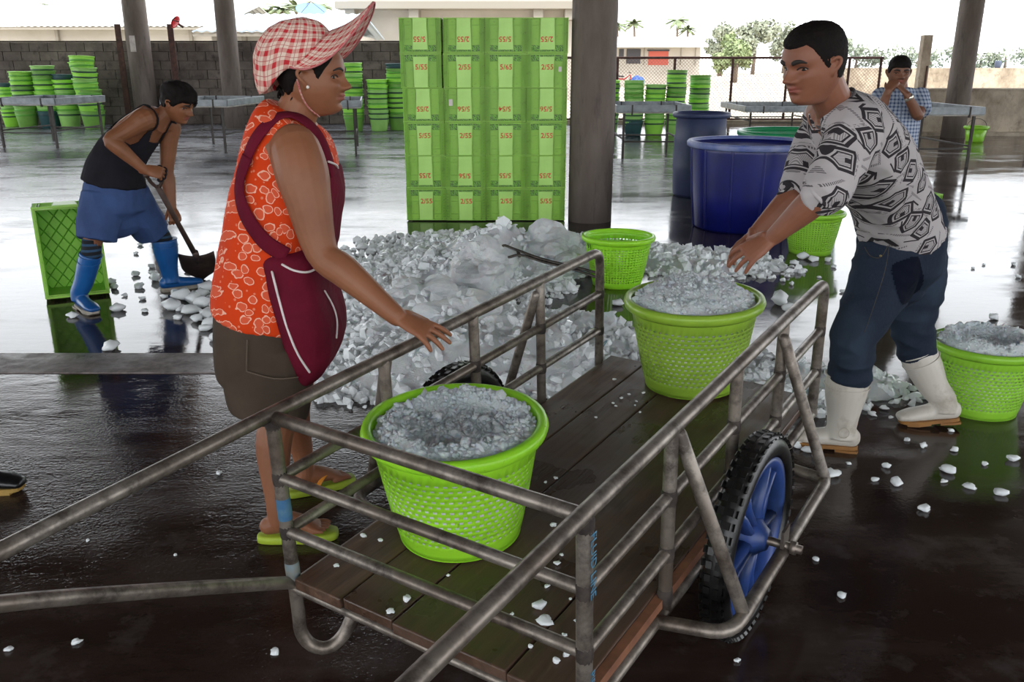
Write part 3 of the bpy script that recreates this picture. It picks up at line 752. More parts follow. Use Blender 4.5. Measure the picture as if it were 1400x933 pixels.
# ================================================================ TUBS / BARRELS
def tub(name, loc, prof, mat, rimmat, label, cat, ribs=0, seg=56, th=.012, nrib=0):
    e = empty(name, loc, (0, 0, 0), label, cat)
    inner = [(max(r - th, .002), max(z, .02)) for r, z in prof[::-1]]
    MB().lathe([(.002, 0)] + prof + inner + [(.002, .02)], seg).build('body', mat, e)
    rt, zt = prof[-1]
    MB().lathe([(rt - .012, zt - .05), (rt + .012, zt - .055), (rt + .03, zt - .04), (rt + .032, zt - .008), (rt + .018, zt + .008), (rt - .014, zt + .006), (rt - .018, zt - .02)], seg).build('rim', rimmat, e)
    for k in range(nrib):
        a = 2 * math.pi * k / nrib
        MB().tube([(r * math.cos(a), r * math.sin(a), z) for r, z in prof], .012, 6).build('rib', mat, e)
    return e
BLUE = M('vat_blue', '0a1054', .35, '0e186c', 3); BLUED = M('barrel_blue', '2b3358', .5, '3a4268', 3); GRT = M('tub_green', '0c7f4e', .35, '149058', 4); BLR = M('vat_rim', '5b6aa8', .5, '8b94b8', 4)
g = G(1021, 312); tub('plastic_vat', (g.x, g.y + .12, 0), [(.47, 0), (.485, .02), (.52, .35), (.545, .72), (.552, .80)], BLUE, BLR, 'big round cobalt blue plastic vat behind the ice heap', 'vat', nrib=12)
g = G(957, 270); tub('plastic_barrel', (g.x, g.y + .2, 0), [(.27, 0), (.285, .03), (.30, .3), (.305, .34), (.30, .38), (.30, .62), (.305, .66), (.29, .72), (.285, .93), (.30, .95)], BLUED, BLUED, 'open dark navy barrel standing behind the blue vat', 'barrel')
g = G(1083, 300); tub('plastic_tub', (2.96, 9.42, 0), [(.46, 0), (.48, .03), (.52, .4), (.55, .76), (.555, .82)], GRT, GRT, 'large emerald green tub half hidden behind blue vat', 'tub', nrib=8)
g = G(1332, 194); e = tub('plastic_bucket', (g.x, g.y, 0), [(.15, 0), (.16, .02), (.205, .30)], BG2, BG2, 'small lime bucket by the low wall and pillar', 'bucket', th=.005)
MB().tube([(.2 * math.cos(k * math.pi / 8), 0, .29 + .16 * math.sin(k * math.pi / 8)) for k in range(9)], .005, 6).build('handle', M('black_wire', '1a1a1a', .5), e)
g = G(1262, 330); 
e = crate((g.x + .19, g.y + .9, .012), (0, 0, R(8)), 'green crate standing on the wet floor behind the leaning person')

# ================================================================ BUCKET STACKS
BKC = [M('bucket_lime', '98da50', .4, '8acc46', 3), M('bucket_bright', 'a2ea4c', .4, '94da46', 3), M('bucket_dull', '79b04a', .45, '6c9c44', 3), M('bucket_pale', '9bd070', .45, '8cc060', 3)]
BKD = [M('bucket_band_dark', '2c5238', .5), M('bucket_band_green', '5ea83a', .45), M('bucket_band_teal', '1d3f45', .5)]; TEAL = M('bucket_teal', '1f4f50', .5, '24474c', 3)
def bucket_mesh(c, d):
    h = .40; R0, R1 = .2, .262
    m = MB(); m.lathe([(.002, 0), (R0, 0), (R0 + .006, .01), (R1 - .014, h - .11)], 26)
    m.lathe([(R1 - .012, h - .11), (R1 - .004, h - .105), (R1 - .002, h - .075), (R1 - .008, h - .07)], 26, mi=1)
    m.lathe([(R1 - .008, h - .07), (R1 - .004, h - .02)], 26)
    m.lathe([(R1 - .004, h - .022), (R1 + .012, h - .02), (R1 + .014, h), (R1, h + .004), (R1 - .012, h), (R1 - .02, h - .08), (R0 - .01, .02), (.002, .02)], 26)
    me = m.mesh('bucket'); me.materials.append(c); me.materials.append(d); return me
BKM = [bucket_mesh(c, d) for c in BKC for d in BKD[:2]] + [bucket_mesh(TEAL, BKD[2])]
def stack(px, base, top, wpx, label, lean=0.0, teal=False, topteal=False, seed=0):
    g = G(px, base + 3.5); rg = random.Random(seed * 7 + px); sc = wpx / (1200 / (g - Vector((0, 0, CAMH))).dot(_fw)) / .55
    zt = P(px, top, g.y).z; n = max(2, int(round((zt - .4 * sc) / (.118 * sc))) + 1); dz = (zt - .4 * sc) / (n - 1)
    for k in range(n):
        me = BKM[-1] if (teal and k == 0) or (topteal and k == n - 1) else BKM[rg.randrange(8)]
        o = link('plastic_bucket', me, None, None, (g.x + lean * k * dz + rg.uniform(-.008, .008), g.y + .2 * sc, k * dz)); o.scale = (sc,) * 3
        lab = label if not (teal and k == 0) else 'dark teal bucket at the foot of ' + label.split(' in ', 1)[1]
        if topteal and k == n - 1: lab = 'dark teal bucket topping ' + label.split(' in ', 1)[1]
        o.rotation_euler = (R(rg.uniform(-.8, .8)), R(rg.uniform(-.8, .8) + lean * 50), rg.random() * 6)
        tag(o, lab, 'bucket', 'nested green buckets in ' + label.split(' in ', 1)[1])
stack(13, 170, 114, 24, 'green nested bucket in the low stack at the end of the block wall row', topteal=True, seed=1)
stack(34, 172, 98, 31, 'green nested bucket in the second stack from the wall end')
stack(65, 172, 90, 31, 'green nested bucket in the middle stack by the block wall', teal=True)
stack(92, 172, 102, 31, 'green nested bucket in the dark topped stack by the block wall', topteal=True)
stack(124, 173, 77, 33, 'green nested bucket in the tall leaning stack by the iron post', lean=-.075)
stack(483, 176, 86, 30, 'green nested bucket in the tall stack before the wearer of the checked cap')
stack(517, 176, 109, 29, 'green nested bucket in the short stack between two taller ones')
stack(544, 175, 87, 30, 'green nested bucket in the teal topped stack beside the crates', topteal=True)
stack(833, 182, 110, 28, 'green nested bucket in the stack half hidden by the pillar')
stack(866, 183, 110, 28, 'green nested bucket in the teal footed stack by the fence', teal=True)
stack(895, 183, 116, 29, 'green nested bucket in the lowest stack by the fence')
stack(923, 183, 96, 28, 'green nested bucket in the tallest stack by the fence')
stack(955, 181, 103, 29, 'green nested bucket in the last stack by the fence, behind the navy barrel')

# ================================================================ TRAY TABLES
GALV = M('galvanised', '8f9599', .45, '6f7478', 6, metal=.4); TRAYIN = M('tray_lining', 'b3aea6', .5, '8c857c', 5); LEGM = M('table_leg_iron', '4a4642', .7, '3a332f', 8)
def table(A, B, D, H, label, legs=2, th=.13):
    """A,B near corners, D far corner next to A (floor positions of the legs)"""
    A, B, D = Vector(A), Vector(B), Vector(D); u = B - A; v = D - A; L, Wd = u.length, v.length
    a = math.atan2(u.y, u.x); u.normalize(); vv = Vector((-u.y, u.x, 0))
    e = empty('tray_table', (A + B) / 2 + vv * Wd / 2, (0, 0, a), label, 'table', 'metal tray tables around the hall')
    l, w = L / 2 + .12, Wd / 2 + .06
    MB().bx((-l, -w, H - th), (l, w, H - th + .02)).build('tray_floor', TRAYIN, e)
    for s in (-1, 1):
        bevel(MB().bx((-l, s * w - .012, H - th + .0201), (l, s * w + .012, H)).build('tray_side', GALV, e), .004)
        bevel(MB().bx((s * l - .012, -w + .0125, H - th + .0201), (s * l + .012, w - .0125, H)).build('tray_end', GALV, e), .004)
        for k in (-.33, .33): MB().bx((l * 2 * k * .9 - .012, s * w - .02, H - th - .02), (l * 2 * k * .9 + .012, s * w + .02, H + .004)).build('strap', LEGM, e)
    for i in range(legs):
        x = -L / 2 + L * i / (legs - 1)
        for s in (-1, 1): MB().bx((x - .018, s * Wd / 2 - .018, 0), (x + .018, s * Wd / 2 + .018, H - th - .0005)).build('leg', LEGM, e)
    for s in (-1, 1):
        MB().bx((-L / 2 + .019, s * Wd / 2 - .012, .26), (L / 2 - .019, s * Wd / 2 + .012, .285)).build('stretcher', LEGM, e)
        MB().bx((s * L / 2 - .012, -Wd / 2 + .019, .30), (s * L / 2 + .012, Wd / 2 - .019, .325)).build('cross_stretcher', LEGM, e)
    return e
table(G(6, 202), G(79, 203), G(18, 193.5), .89, 'grey metal tray table before the leaning bucket stacks')
table(G(238, 209), G(309, 209.5), G(262, 197), .90, 'grey metal tray table between the two wall pillars')
table(G(420, 213), G(487, 212), G(455, 200), .90, 'grey metal tray table with buckets behind it, beside the checked cap')
table(G(851, 217), G(930, 217), G(843, 206), .85, 'rusty edged tray table by the dark pillar')
table(G(1024, 186), G(1125, 186), G(1018, 176), .62, 'long low tray table along the chain link fence')
table(G(1243, 229), G(1321, 229), G(1222, 214), .88, 'pale tray table beside the small lime bucket')
# ================================================================ CART
CT = Vector((.14695, 1.4835, .26288))
CR = Matrix(((.5477, -.83627, -.02585), (.83425, .54821, -.05907), (.06357, .01078, .99792)))
CART = empty('hand_cart', (0, 0, 0), label='two wheeled pipe framed hand cart with wet plank bed', cat='cart')
CART.matrix_world = Matrix.Translation(CT) @ CR.to_4x4()
CART_MW = Matrix.Translation(CT) @ CR.to_4x4()
def CW_(u, v, w): return CART_MW @ Vector((u, v, w))
CWD, CHT, CH1, CH2, CL = .84, .441, .27, .119, 1.648
U1, U2, U3 = .399, .816, 1.209
t = NT('cart_pipe')
n = t.noise(14, 5, .7); n2 = t.noise(4, 4, .65)
base = t.mix(t.ramp(n2, .35, .65), srgb('958d84'), srgb('6e6258'))
base = t.mix(t.math('MULTIPLY', t.ramp(n, .44, .66), .85), base, srgb('362c27'))
PIPE = t.set(Base_Color=base, Roughness=t.math('MULTIPLY_ADD', n, .4, .22), Metallic=.55); t.bump(t.noise(90, 3, .6), .15, .002)
WELD = M('weld_scorch', '2b2523', .7, '4a413c', 30, metal=.3)
PBLUE = M('pipe_blue_paint', '2c5f93', .5, '5a7f92', 20, metal=.2)
RP = .0175
def pipe(name, pts, r=RP, sub=1, mat=None):
    return MB().tube(pts, r, 14, sub=sub, dome=True).build(name, mat or PIPE, CART)
def bend(a, c, b, rad=.05, n=5):
    """polyline a-c-b with the corner at c rounded"""
    a, b, c = Vector(a), Vector(b), Vector(c); p = c + (a - c).normalized() * rad; q = c + (b - c).normalized() * rad
    return [a] + [(p.lerp(c, k / n)).lerp(c.lerp(q, k / n), k / n) for k in range(n + 1)] + [b]
wb = -.045    # lower frame level
for v, s in ((CWD, 1), (0, -1)):
    nm = 'side_rail'
    pipe(nm, [Vector((-1.05, v, CHT - .01))] + bend((0, v, CHT), (CL, v, CHT), (CL, v, wb), .06))
    for w in (CH1, CH2): pipe('middle_rail', [(0.0, v, w), (CL, v, w)], .0145)
    for u in (U1, U2, U3): pipe('post', [(u, v, wb), (u, v, CHT - .004)], .0165)
    # front corner post runs on below the bed and loops back as a foot
    foot = [(0, v, CHT), (0, v, .1), (.0, v, -.12), (.0, v, -.19), (.012, v - s * .02, -.232), (.04, v - s * .05, -.247), (.075, v - s * .075, -.22), (.11, v - s * .095, -.15), (.16, v - s * .12, -.06)]
    pipe('corner_post', foot, RP, 3)
    # handle brace
    pipe('handle_brace', [(0, v, -.035), (-.35, v, .165), (-.68, v, .345), (-.86, v, .415)], .0165, 4)
    pipe('lower_rail', [(0, v, wb), (CL + .02, v, wb)], .0165)
    vo = v + s * .168
    U0_, U9 = .36, 1.215
    pipe('wheel_guard', [(U0_ - .01, v, wb)] + bend((U0_ + .005, v + s * .03, wb), (U0_ + .03, vo, wb), (U9 / 2 + U0_ / 2, vo, wb), .07)[1:] + bend((U9 / 2 + U0_ / 2, vo, wb), (U9, vo, wb), (U9 + .025, v, wb), .035)[1:], RP)
    pipe('strut', [(U1 + .02, v + s * .01, CHT - .02), (U0_ + .12, vo, wb)], .0165)
    pipe('strut', [(U3 - .015, v + s * .008, CHT - .05), (U9, vo - s * .005, wb)], .0165)
    # weld scorch collars
    for u, ws in ((0, (CH1, CH2, .42)), (U1, (CH1, CH2, 0.0)), (U2, (CH1, CH2)), (U3, (CH1, CH2)), (CL, (CH1, CH2))):
        for w in ws: MB().lathe([(.0172, w - .02), (.0188, w - .01), (.0190, w + .008), (.0172, w + .018)], 12, (u, v, 0)).build('weld_joint', WELD, CART)
# blue paint bands
MB().lathe([(.0181, -.03), (.0183, 0), (.0181, .03)], 14, (0, CWD, .185)).build('paint_band', PBLUE, CART)
MB().lathe([(.0185, -.03), (.0187, 0), (.0185, .02)], 14, (0.0, CWD, .01)).build('paint_band', M('pipe_old_blue', '7c96a4', .5, '8b8b85', 25, metal=.3), CART)
me = text_mesh('FLUID LINE', .03, 'pipe_print'); me.materials.append(M('pipe_ink', '4c7f9b', .6)); link('pipe_print', me, None, CART, (.0, -.0188, .33), (R(90), R(90), 0))
me = text_mesh('PIPE  AB', .028, 'pipe_print'); me.materials.append(MATS['pipe_ink']); link('pipe_print', me, None, CART, (.0, -.0188, .03), (R(90), R(90), 0))
for w in (CHT - .008, CH1, CH2): pipe('cross_rail', [(0, 0, w), (0, CWD, w)], .0165 if w > .3 else .0145)
pipe('front_beam', [(-.005, 0, -.046), (-.005, CWD, -.046)], .012)
for u in (.55, 1.1, CL): pipe('bed_beam', [(u, 0.02, -.05), (u, CWD - .02, -.05)], .014)
# planks
t = NT('wet_plank'); inf = t.n('ShaderNodeObjectInfo')
gr = t.noise(6, 6, .7, t.coord((.35, 6, 6)))
base = t.mix(t.ramp(gr, .3, .7), srgb('3a2920'), srgb('6e5240'))
base = t.mix(t.math('MULTIPLY', inf.outputs['Random'], .5), base, srgb('4e3b30'))
wetm = t.ramp(t.noise(3, 4, .6), .42, .58)
PLANK = t.set(Base_Color=t.mix(t.math('MULTIPLY', wetm, .5), base, srgb('2a201b')), Roughness=t.math('MULTIPLY_ADD', wetm, -.35, .6)); t.bump(gr, .35, .006)
REDW = M('cut_edge_wood', '8a5a40', .7, '6e4632', 12)
n_pl = 5; x0 = .008
for i in range(n_pl):
    a = .022 + i * (CWD - .044) / n_pl; b = .022 + (i + 1) * (CWD - .044) / n_pl - .005
    o = MB().bx((-.022 + .006 * (i % 2), a, -.032 + .002 * (i % 2)), (1.70 + .02 * ((i * 3) % 2), b, -.0005 * (i % 3))).build('plank', PLANK, CART); bevel(o, .004, 2)
MB().bx((.03, -.002, -.03), (1.3, .0205, -.004)).build('edge_batten', REDW, CART)
# wheels
RUB = M('tyre_rubber', '0f0f10', .35, '1c1a19', 12, bump=(40, .3, .004)); HUBB = M('wheel_blue', '2c478a', .42, '223866', 9); STEEL = M('axle_steel', '8a8178', .4, '5e5049', 20, metal=.7)
def wheel(v, s):
    rw = .285; uc, wc = .79, -.03
    e = empty('wheel', (uc, v, wc)); e.parent = CART
    # local: axis along Y (cart v)
    Mw = Matrix.Rotation(R(90), 3, 'X')
    prof = []
    for k in range(13):
        a = R(-125 + k * 250 / 12); prof.append((.248 + .037 * math.cos(a), .036 * math.sin(a)))
    prof.append(prof[0])
    MB().lathe(prof, 72, M_=Mw).build('tyre', RUB, e)
    m = MB()
    for k in range(52):
        a = 2 * math.pi * k / 52
        for sd in (-1, 1):
            Rm = Matrix.Rotation(a, 3, 'Y')
            for (yy, rr, ty) in ((.012, .2850, .14), (.027, .2745, .75)):
                q = Rm @ Vector((rr, 0, 0)); mm = Rm @ Matrix.Rotation(-sd * ty, 3, 'Z')
                m.box((q.x, sd * yy, q.z), (.005, .015, .019), rot=mm)
    tag(m.build('tread', RUB, e), kind='stuff')
    MB().lathe([(.222, -.026), (.205, -.026), (.194, -.016), (.192, .016), (.205, .026), (.222, .026), (.216, .018), (.214, -.018), (.222, -.026)], 60, M_=Mw).build('rim', HUBB, e)
    hub = MB().lathe([(.002, -.05), (.028, -.05), (.034, -.04), (.05, -.02), (.052, .02), (.034, .04), (.028, .05), (.002, .05)], 28, M_=Mw).build('hub', HUBB, e)
    for k in range(5):
        a = 2 * math.pi * k / 5 + .35; Rm = Matrix.Rotation(a, 3, 'Y')
        for d in (-1, 1):   # each spoke is a V of two ribs around a web
            pts = [Rm @ Vector((.035, 0, d * .012)), Rm @ Vector((.12, 0, d * .016)), Rm @ Vector((.2, 0, d * .036))]
            MB().tube(pts, [(.024, .011), (.017, .010), (.016, .010)], 8, ref=Vector((0, 1, 0)), exp=3).build('spoke', HUBB, e)
        w = [Rm @ Vector(p_) for p_ in ((.04, -.004, -.014), (.16, -.004, -.026), (.16, -.004, .026), (.04, -.004, .014), (.04, .004, -.014), (.16, .004, -.026), (.16, .004, .026), (.04, .004, .014))]
        MB().add(w, [(0, 1, 2, 3), (7, 6, 5, 4), (0, 4, 5, 1), (1, 5, 6, 2), (2, 6, 7, 3), (3, 7, 4, 0)]).build('spoke_web', HUBB, e)
    return e
wheel(-.075, -1); wheel(CWD + .075, 1)
for v, s in ((0, -1), (CWD, 1)):
    MB().tube([(.79, v - s * .01, -.03), (.79, v + s * .215, -.03)], .012, 12).build('axle', STEEL, CART)
    MB().tube([(.79, v + s * .185, -.03), (.79, v + s * .2, -.03)], .02, 6).build('axle_nut', STEEL, CART)
    MB().box((.79, v + s * .168, -.015), (.05, .008, .075)).build('axle_lug', STEEL, CART)
# blue twine at the rear corner post
m = MB().tube([(CL + .01, CWD + .02, .14), (CL + .03, CWD + .01, .05), (CL + .05, CWD - .01, .06), (CL + .02, CWD + .02, .0)], .0025, 5, sub=5).build('twine', M('blue_twine', '8fb3c8', .8), CART)

# ---- baskets riding on the cart
def on_cart(u, v, w=0.0): return CW_(u, v, w)
crot = CR.to_euler()
b1 = basket(BM_A, on_cart(.377, .59, .003), BG1, 'bright lime basket full of crushed ice at the handle end of the cart', crot, .945)
ice_fill(b1, .228, .318, 'melting crushed ice filling the lime basket at the cart handles', 8, .0, mound=.03, n=1700, chip=.0062)
b2 = basket(BM_A, on_cart(1.60, .43, .003), BG3, 'olive green basket of snowy ice just landed on the far planks', (CR @ Euler((R(-1), R(1), .3)).to_matrix()).to_euler(), .97)
ice_fill(b2, .226, .325, 'smooth mound of white crushed ice in the far cart basket', 13, .085, n=900, chip=.0055)
# ================================================================ PEOPLE
def voxel(mb, size=.005, it=6, fac=.5):
    me = mb.mesh('tmp'); ob = bpy.data.objects.new('tmp', me); COL.objects.link(ob)
    m = ob.modifiers.new('r', 'REMESH'); m.mode = 'VOXEL'; m.voxel_size = size
    if it: s = ob.modifiers.new('s', 'SMOOTH'); s.factor = fac; s.iterations = it
    dg = bpy.context.evaluated_depsgraph_get(); out = bpy.data.meshes.new_from_object(ob.evaluated_get(dg))
    bpy.data.objects.remove(ob); bpy.data.meshes.remove(me); smooth_me(out); return out
def wrinkle(me, amp, sc, stretch=(1, 1, 1), seed=0.0, amp2=None):
    n = len(me.vertices); co = np.empty(n * 3); me.vertices.foreach_get('co', co); co = co.reshape(-1, 3)
    no = np.array([v.normal[:] for v in me.vertices])
    d = np.array([amp * (1 - 2 * abs(mnoise.noise(Vector((c[0] * sc * stretch[0] + seed, c[1] * sc * stretch[1], c[2] * sc * stretch[2]))))) + (amp2 or amp * .4) * mnoise.noise(Vector((c[0] * sc * 2.3, c[1] * sc * 2.3 + seed, c[2] * sc * 2.3))) for c in co])
    me.vertices.foreach_set('co', (co + no * d[:, None]).ravel()); me.update()
def interp(tab, z, k):
    zs = [r[0] for r in tab]
    return float(np.interp(z, zs, [r[k] for r in tab]))
HEADT = [(-.50, .16, .10, .09), (-.47, .29, .15, .14), (-.42, .355, .19, .185), (-.36, .372, .235, .228), (-.28, .38, .28, .27), (-.20, .395, .33, .305), (-.10, .405, .395, .325), (.0, .405, .44, .335), (.12, .425, .458, .338), (.22, .41, .448, .325), (.32, .36, .405, .292), (.40, .285, .335, .24), (.45, .215, .26, .185), (.48, .14, .175, .125), (.50, .04, .05, .03)]
def smoothstep(a, b, x):
    t = max(0, min(1, (x - a) / (b - a))); return t * t * (3 - 2 * t)
class Head:
    def __init__(s, center, fwd, up=(0, 0, 1), HH=.225, fat=0.0, nose=1.0, lips=1.0, nw=1.15):
        s.nw = nw
        f = Vector(fwd).normalized(); u = Vector(up); l = u.cross(f).normalized(); u = f.cross(l)
        s.M = Matrix((f, l, u)).transposed(); s.c = Vector(center); s.HH = HH; s.fat, s.nose, s.lips = fat, nose, lips
    def w(s, x, y, z): return s.c + s.M @ Vector((x, y, z)) * s.HH
    def loc(s, p): return s.M.transposed() @ (Vector(p) - s.c) / s.HH
    def local(s, th, z):
        """surface point, unit head; th=0 forward, + to the left"""
        F, B, Wd = (interp(HEADT, z, k) for k in (1, 2, 3))
        Wd *= 1 + s.fat * math.exp(-((z + .2) / .2) ** 2)
        c, n = math.cos(th), math.sin(th); e = 2 / 2.25
        x = (F if c > 0 else B) * math.copysign(abs(c) ** e, c); y = Wd * math.copysign(abs(n) ** e, n)
        if c > 0:
            g = lambda y0, sy, z0, sz: math.exp(-((abs(y) - y0) / sy) ** 2 - ((z - z0) / sz) ** 2)
            N = float(np.interp(z, [-.185, -.17, -.15, -.125, -.09, -.04, .01, .06, .1], [0, .05, .12, .155, .13, .085, .045, .018, 0])) * s.nose
            sg = .042 + .034 * smoothstep(-.05, -.13, z)
            d = N * math.exp(-(y / sg) ** 2 * 1.1)
            d += .062 * s.nose * g(.07 * s.nw, .03, -.14, .028)                  # nostril wings
            d -= .065 * g(.155, .085, .0, .05)                          # sockets
            d += .022 * g(.15, .11, .085, .035)                           # brow
            d += .022 * g(.21, .08, -.10, .08) * (1 + s.fat * 3)          # cheek
            d += .046 * s.lips * g(0, .085, -.224, .022) + .048 * s.lips * g(0, .075, -.272, .024) - .05 * g(0, .10, -.2475, .011) - .01 * g(.115, .03, -.247, .03)
            d += .03 * g(0, .085, -.40, .055) - .025 * g(0, .08, -.325, .022)
            x += d
        return Vector((x, y, z))
    def grid(s, nt=84, nz=70, off=None):
        rings = []
        for j in range(nz):
            z = -.5 * math.cos(math.pi * (j + .35) / (nz - .3)); r = []
            for i in range(nt):
                th = 2 * math.pi * i / nt - math.pi; p = s.local(th, z)
                if off:
                    o = off(th, z, p); n = Vector((p.x, p.y, p.z * 1.0)).normalized(); p = p + n * o
                r.append(s.c + s.M @ p * s.HH)
            rings.append(r)
        return rings
    def add(s, mb, ears=True):
        mb.rings(s.grid())
        if ears:
            for sd in (-1, 1):
                k_ = 1 + s.fat * .9; pts = [s.w(-.005, sd * .33 * k_, -.135), s.w(.0, sd * .352 * k_, -.09), s.w(-.055, sd * .395 * k_, -.02), s.w(-.075, sd * .405 * k_, .05), s.w(-.03, sd * .388 * k_, .085), s.w(.02, sd * .35, .055)]
                mb.tube(pts, [.0065, .0065, .0055, .0055, .0055, .005], 8, sub=3, dome=True)
                mb.tube([s.w(-.0, sd * .315, -.10), s.w(-.02, sd * .335, -.02), s.w(-.02, sd * .335, .05)], [(.006, .010), (.006, .013), (.005, .011)], 10, ref=s.M @ Vector((0, 1, 0)), sub=3, dome=True)
    def hair(s, mb, line, thick, nscale=6, namp=.01, sag=None):
        def off(th, z, p):
            m = line(abs(th), z, p); k = smoothstep(-.035, .035, m)
            return -.03 + k * (.03 + thick(th, z) + namp * mnoise.noise(p * nscale))
        R_ = s.grid(110, 90, off); seg = 110; keep = []
        n0 = len(R_)
        F = []; V_ = [v for r in R_ for v in r]
        for i in range(n0 - 1):
            zz = -.5 * math.cos(math.pi * (i + .35) / (90 - .3))
            for k in range(seg):
                l = (k + 1) % seg; th = 2 * math.pi * k / seg - math.pi; p = s.local(th, zz)
                if line(abs(th), zz, p) > -.07: F.append((i * seg + k, i * seg + l, (i + 1) * seg + l, (i + 1) * seg + k))
        F.append(tuple((n0 - 1) * seg + k for k in range(seg)))
        mb.add(V_, F, sm=True)
    def surf(s, y, z):
        best = None
        for i in range(0, 90):
            th = R(i); p = s.local(th * (1 if y >= 0 else -1), z)
            if best is None or abs(abs(p.y) - abs(y)) < best[0]: best = (abs(abs(p.y) - abs(y)), p)
        return best[1]
    def face_parts(s, root, base, open_=1.0, browm=1.0):
        dark = M('brow_hair', '1d1512', .7); ew = M('eye_white', '9c8f88', .3); ir = M('eye_iris', '140c0a', .15)
        for sd in (-1, 1):
            p = s.surf(sd * .15, .0); c = s.w(p.x - .014, p.y, p.z); fw = s.M @ Vector((.9, sd * .35, 0)); fw.normalize()
            up = s.M @ Vector((0, 0, 1)); lat = up.cross(fw)
            def ell(a, b, d, cc, sg=14):
                m = MB(); V_ = []; 
                R_ = [[cc + fw * (a * math.cos(ph)) + lat * (b * math.sin(ph) * math.cos(q)) + up * (d * math.sin(ph) * math.sin(q)) for q in [2 * math.pi * k / sg for k in range(sg)]] for ph in [R(2 + 176 * j / 9) for j in range(10)]]
                return m.rings([[v - base for v in r] for r in R_])
            h = s.HH / .225 * 1.12
            eo = ell(.0065 * h, .0130 * h, .0055 * h * open_, c).build('eye', ew, root)
            c2 = c + fw * .0024 * h + s.M @ Vector((.0, 0, -.004)) * s.HH
            ell(.0052 * h, .0078 * h, .0060 * h * open_, c2).build('iris', ir, eo)
            pts = []
            for y, z in ((.085, .005), (.12, .03), (.155, .036), (.19, .026), (.215, .002)):
                q = s.surf(sd * y, z); pts.append(s.w(q.x - .006, q.y, q.z - .004) - base)
            MB().tube(pts, .0024 * h, 6, sub=3).build('lash', dark, eo)
            pts = []
            for y, z in ((.065, .085), (.12, .105), (.18, .108), (.235, .08)):
                q = s.surf(sd * y, z); pts.append(s.w(q.x - .002, q.y, q.z) - base)
            MB().tube(pts, [(.0024 * h, .0054 * h * browm), (.0026 * h, .006 * h * browm), (.0024 * h, .005 * h * browm), (.0012 * h, .002 * h)], 8, sub=3, ref=s.M @ Vector((1, 0, 0))).build('eyebrow', dark, root)
def hand(mb, wrist, fwd, nrm, side=1, curl=(.15, .2, .2, .25), spread=.12, sc=1.0, thumb=(.8, .55, -.3), tcurl=.1):
    f = Vector(fwd).normalized(); n = Vector(nrm); n = (n - f * n.dot(f)).normalized(); s_ = n.cross(f) * side; w = Vector(wrist)
    mb.tube([w - f * .02 * sc, w + f * .012 * sc, w + f * .045 * sc, w + f * .078 * sc, w + f * .092 * sc], [(.0165 * sc, .026 * sc), (.0165 * sc, .028 * sc), (.0155 * sc, .037 * sc), (.0125 * sc, .041 * sc), (.010 * sc, .038 * sc)], 14, ref=n, sub=3, dome=True)
    for i, (lo, L) in enumerate(((.031, .070), (.0105, .079), (-.0105, .073), (-.030, .058))):
        a = spread * (1.5 - i); d = (f + s_ * a).normalized(); p = w + f * (.082 if i < 3 else .076) * sc + s_ * lo * sc; pts = [p - d * .012 * sc]; k = 0.0
        rr = [.0098 * sc]
        for j, fr in enumerate((.46, .30, .24)):
            pts.append(p.copy()); rr.append((.0092, .0083, .0075)[j] * sc)
            k += curl[i] * (1.0, 1.25, .9)[j]; p = p + (d * math.cos(k) - n * math.sin(k)) * L * fr * sc
        pts.append(p); rr.append(.0062 * sc)
        mb.tube(pts, rr, 10, sub=2, dome=True)
    p = w + f * .022 * sc + s_ * .026 * sc; d = (f * thumb[0] + s_ * thumb[1] + n * thumb[2]).normalized()
    d2 = (d + f * tcurl * 3).normalized()
    mb.tube([p - d * .01, p + d * .022 * sc, p + d * .045 * sc, p + d * .045 * sc + d2 * .022 * sc], [.014 * sc, .0125 * sc, .0098 * sc, .0075 * sc], 10, sub=2, dome=True)
def skin_mat(name, c1, c2):
    t = NT(name); at = t.n('ShaderNodeAttribute'); at.attribute_name = 'tint'
    b = t.mix(t.ramp(t.noise(9, 4, .6), .3, .7), srgb(c1), srgb(c2))
    b = t.mix(at.outputs['Fac'], b, srgb('84433f'))
    t.set(Base_Color=b, Roughness=.5, Specular_IOR_Level=.35, Subsurface_Weight=.08, Subsurface_Scale=.01); t.bump(t.noise(220, 2, .5), .08, .002); return t.m
def finish_body(mb, name, base, head, mat, size=.0034, it=2):
    me = voxel(mb, size, it); n = len(me.vertices); at = me.attributes.new('tint', 'FLOAT', 'POINT')
    Mi = head.M.transposed(); val = [0.0] * n
    for i, v in enumerate(me.vertices):
        q = Mi @ (v.co - head.c) / head.HH
        if q.x > .25 and abs(q.y) < .16 and -.33 < q.z < -.17: val[i] = .75 * math.exp(-(q.y / .105) ** 4 - ((q.z + .248) / .046) ** 4)
    at.data.foreach_set('value', val)
    me.transform(Matrix.Translation(-base)); me.name = name
    o = link(name, me, mat); o.location = base; return o
def cloth(mb, name, base, root, mat, size=.006, it=5, wr=None):
    me = voxel(mb, size, it)
    if wr: wrinkle(me, *wr)
    me.transform(Matrix.Translation(-base)); return link(name, me, mat, root)
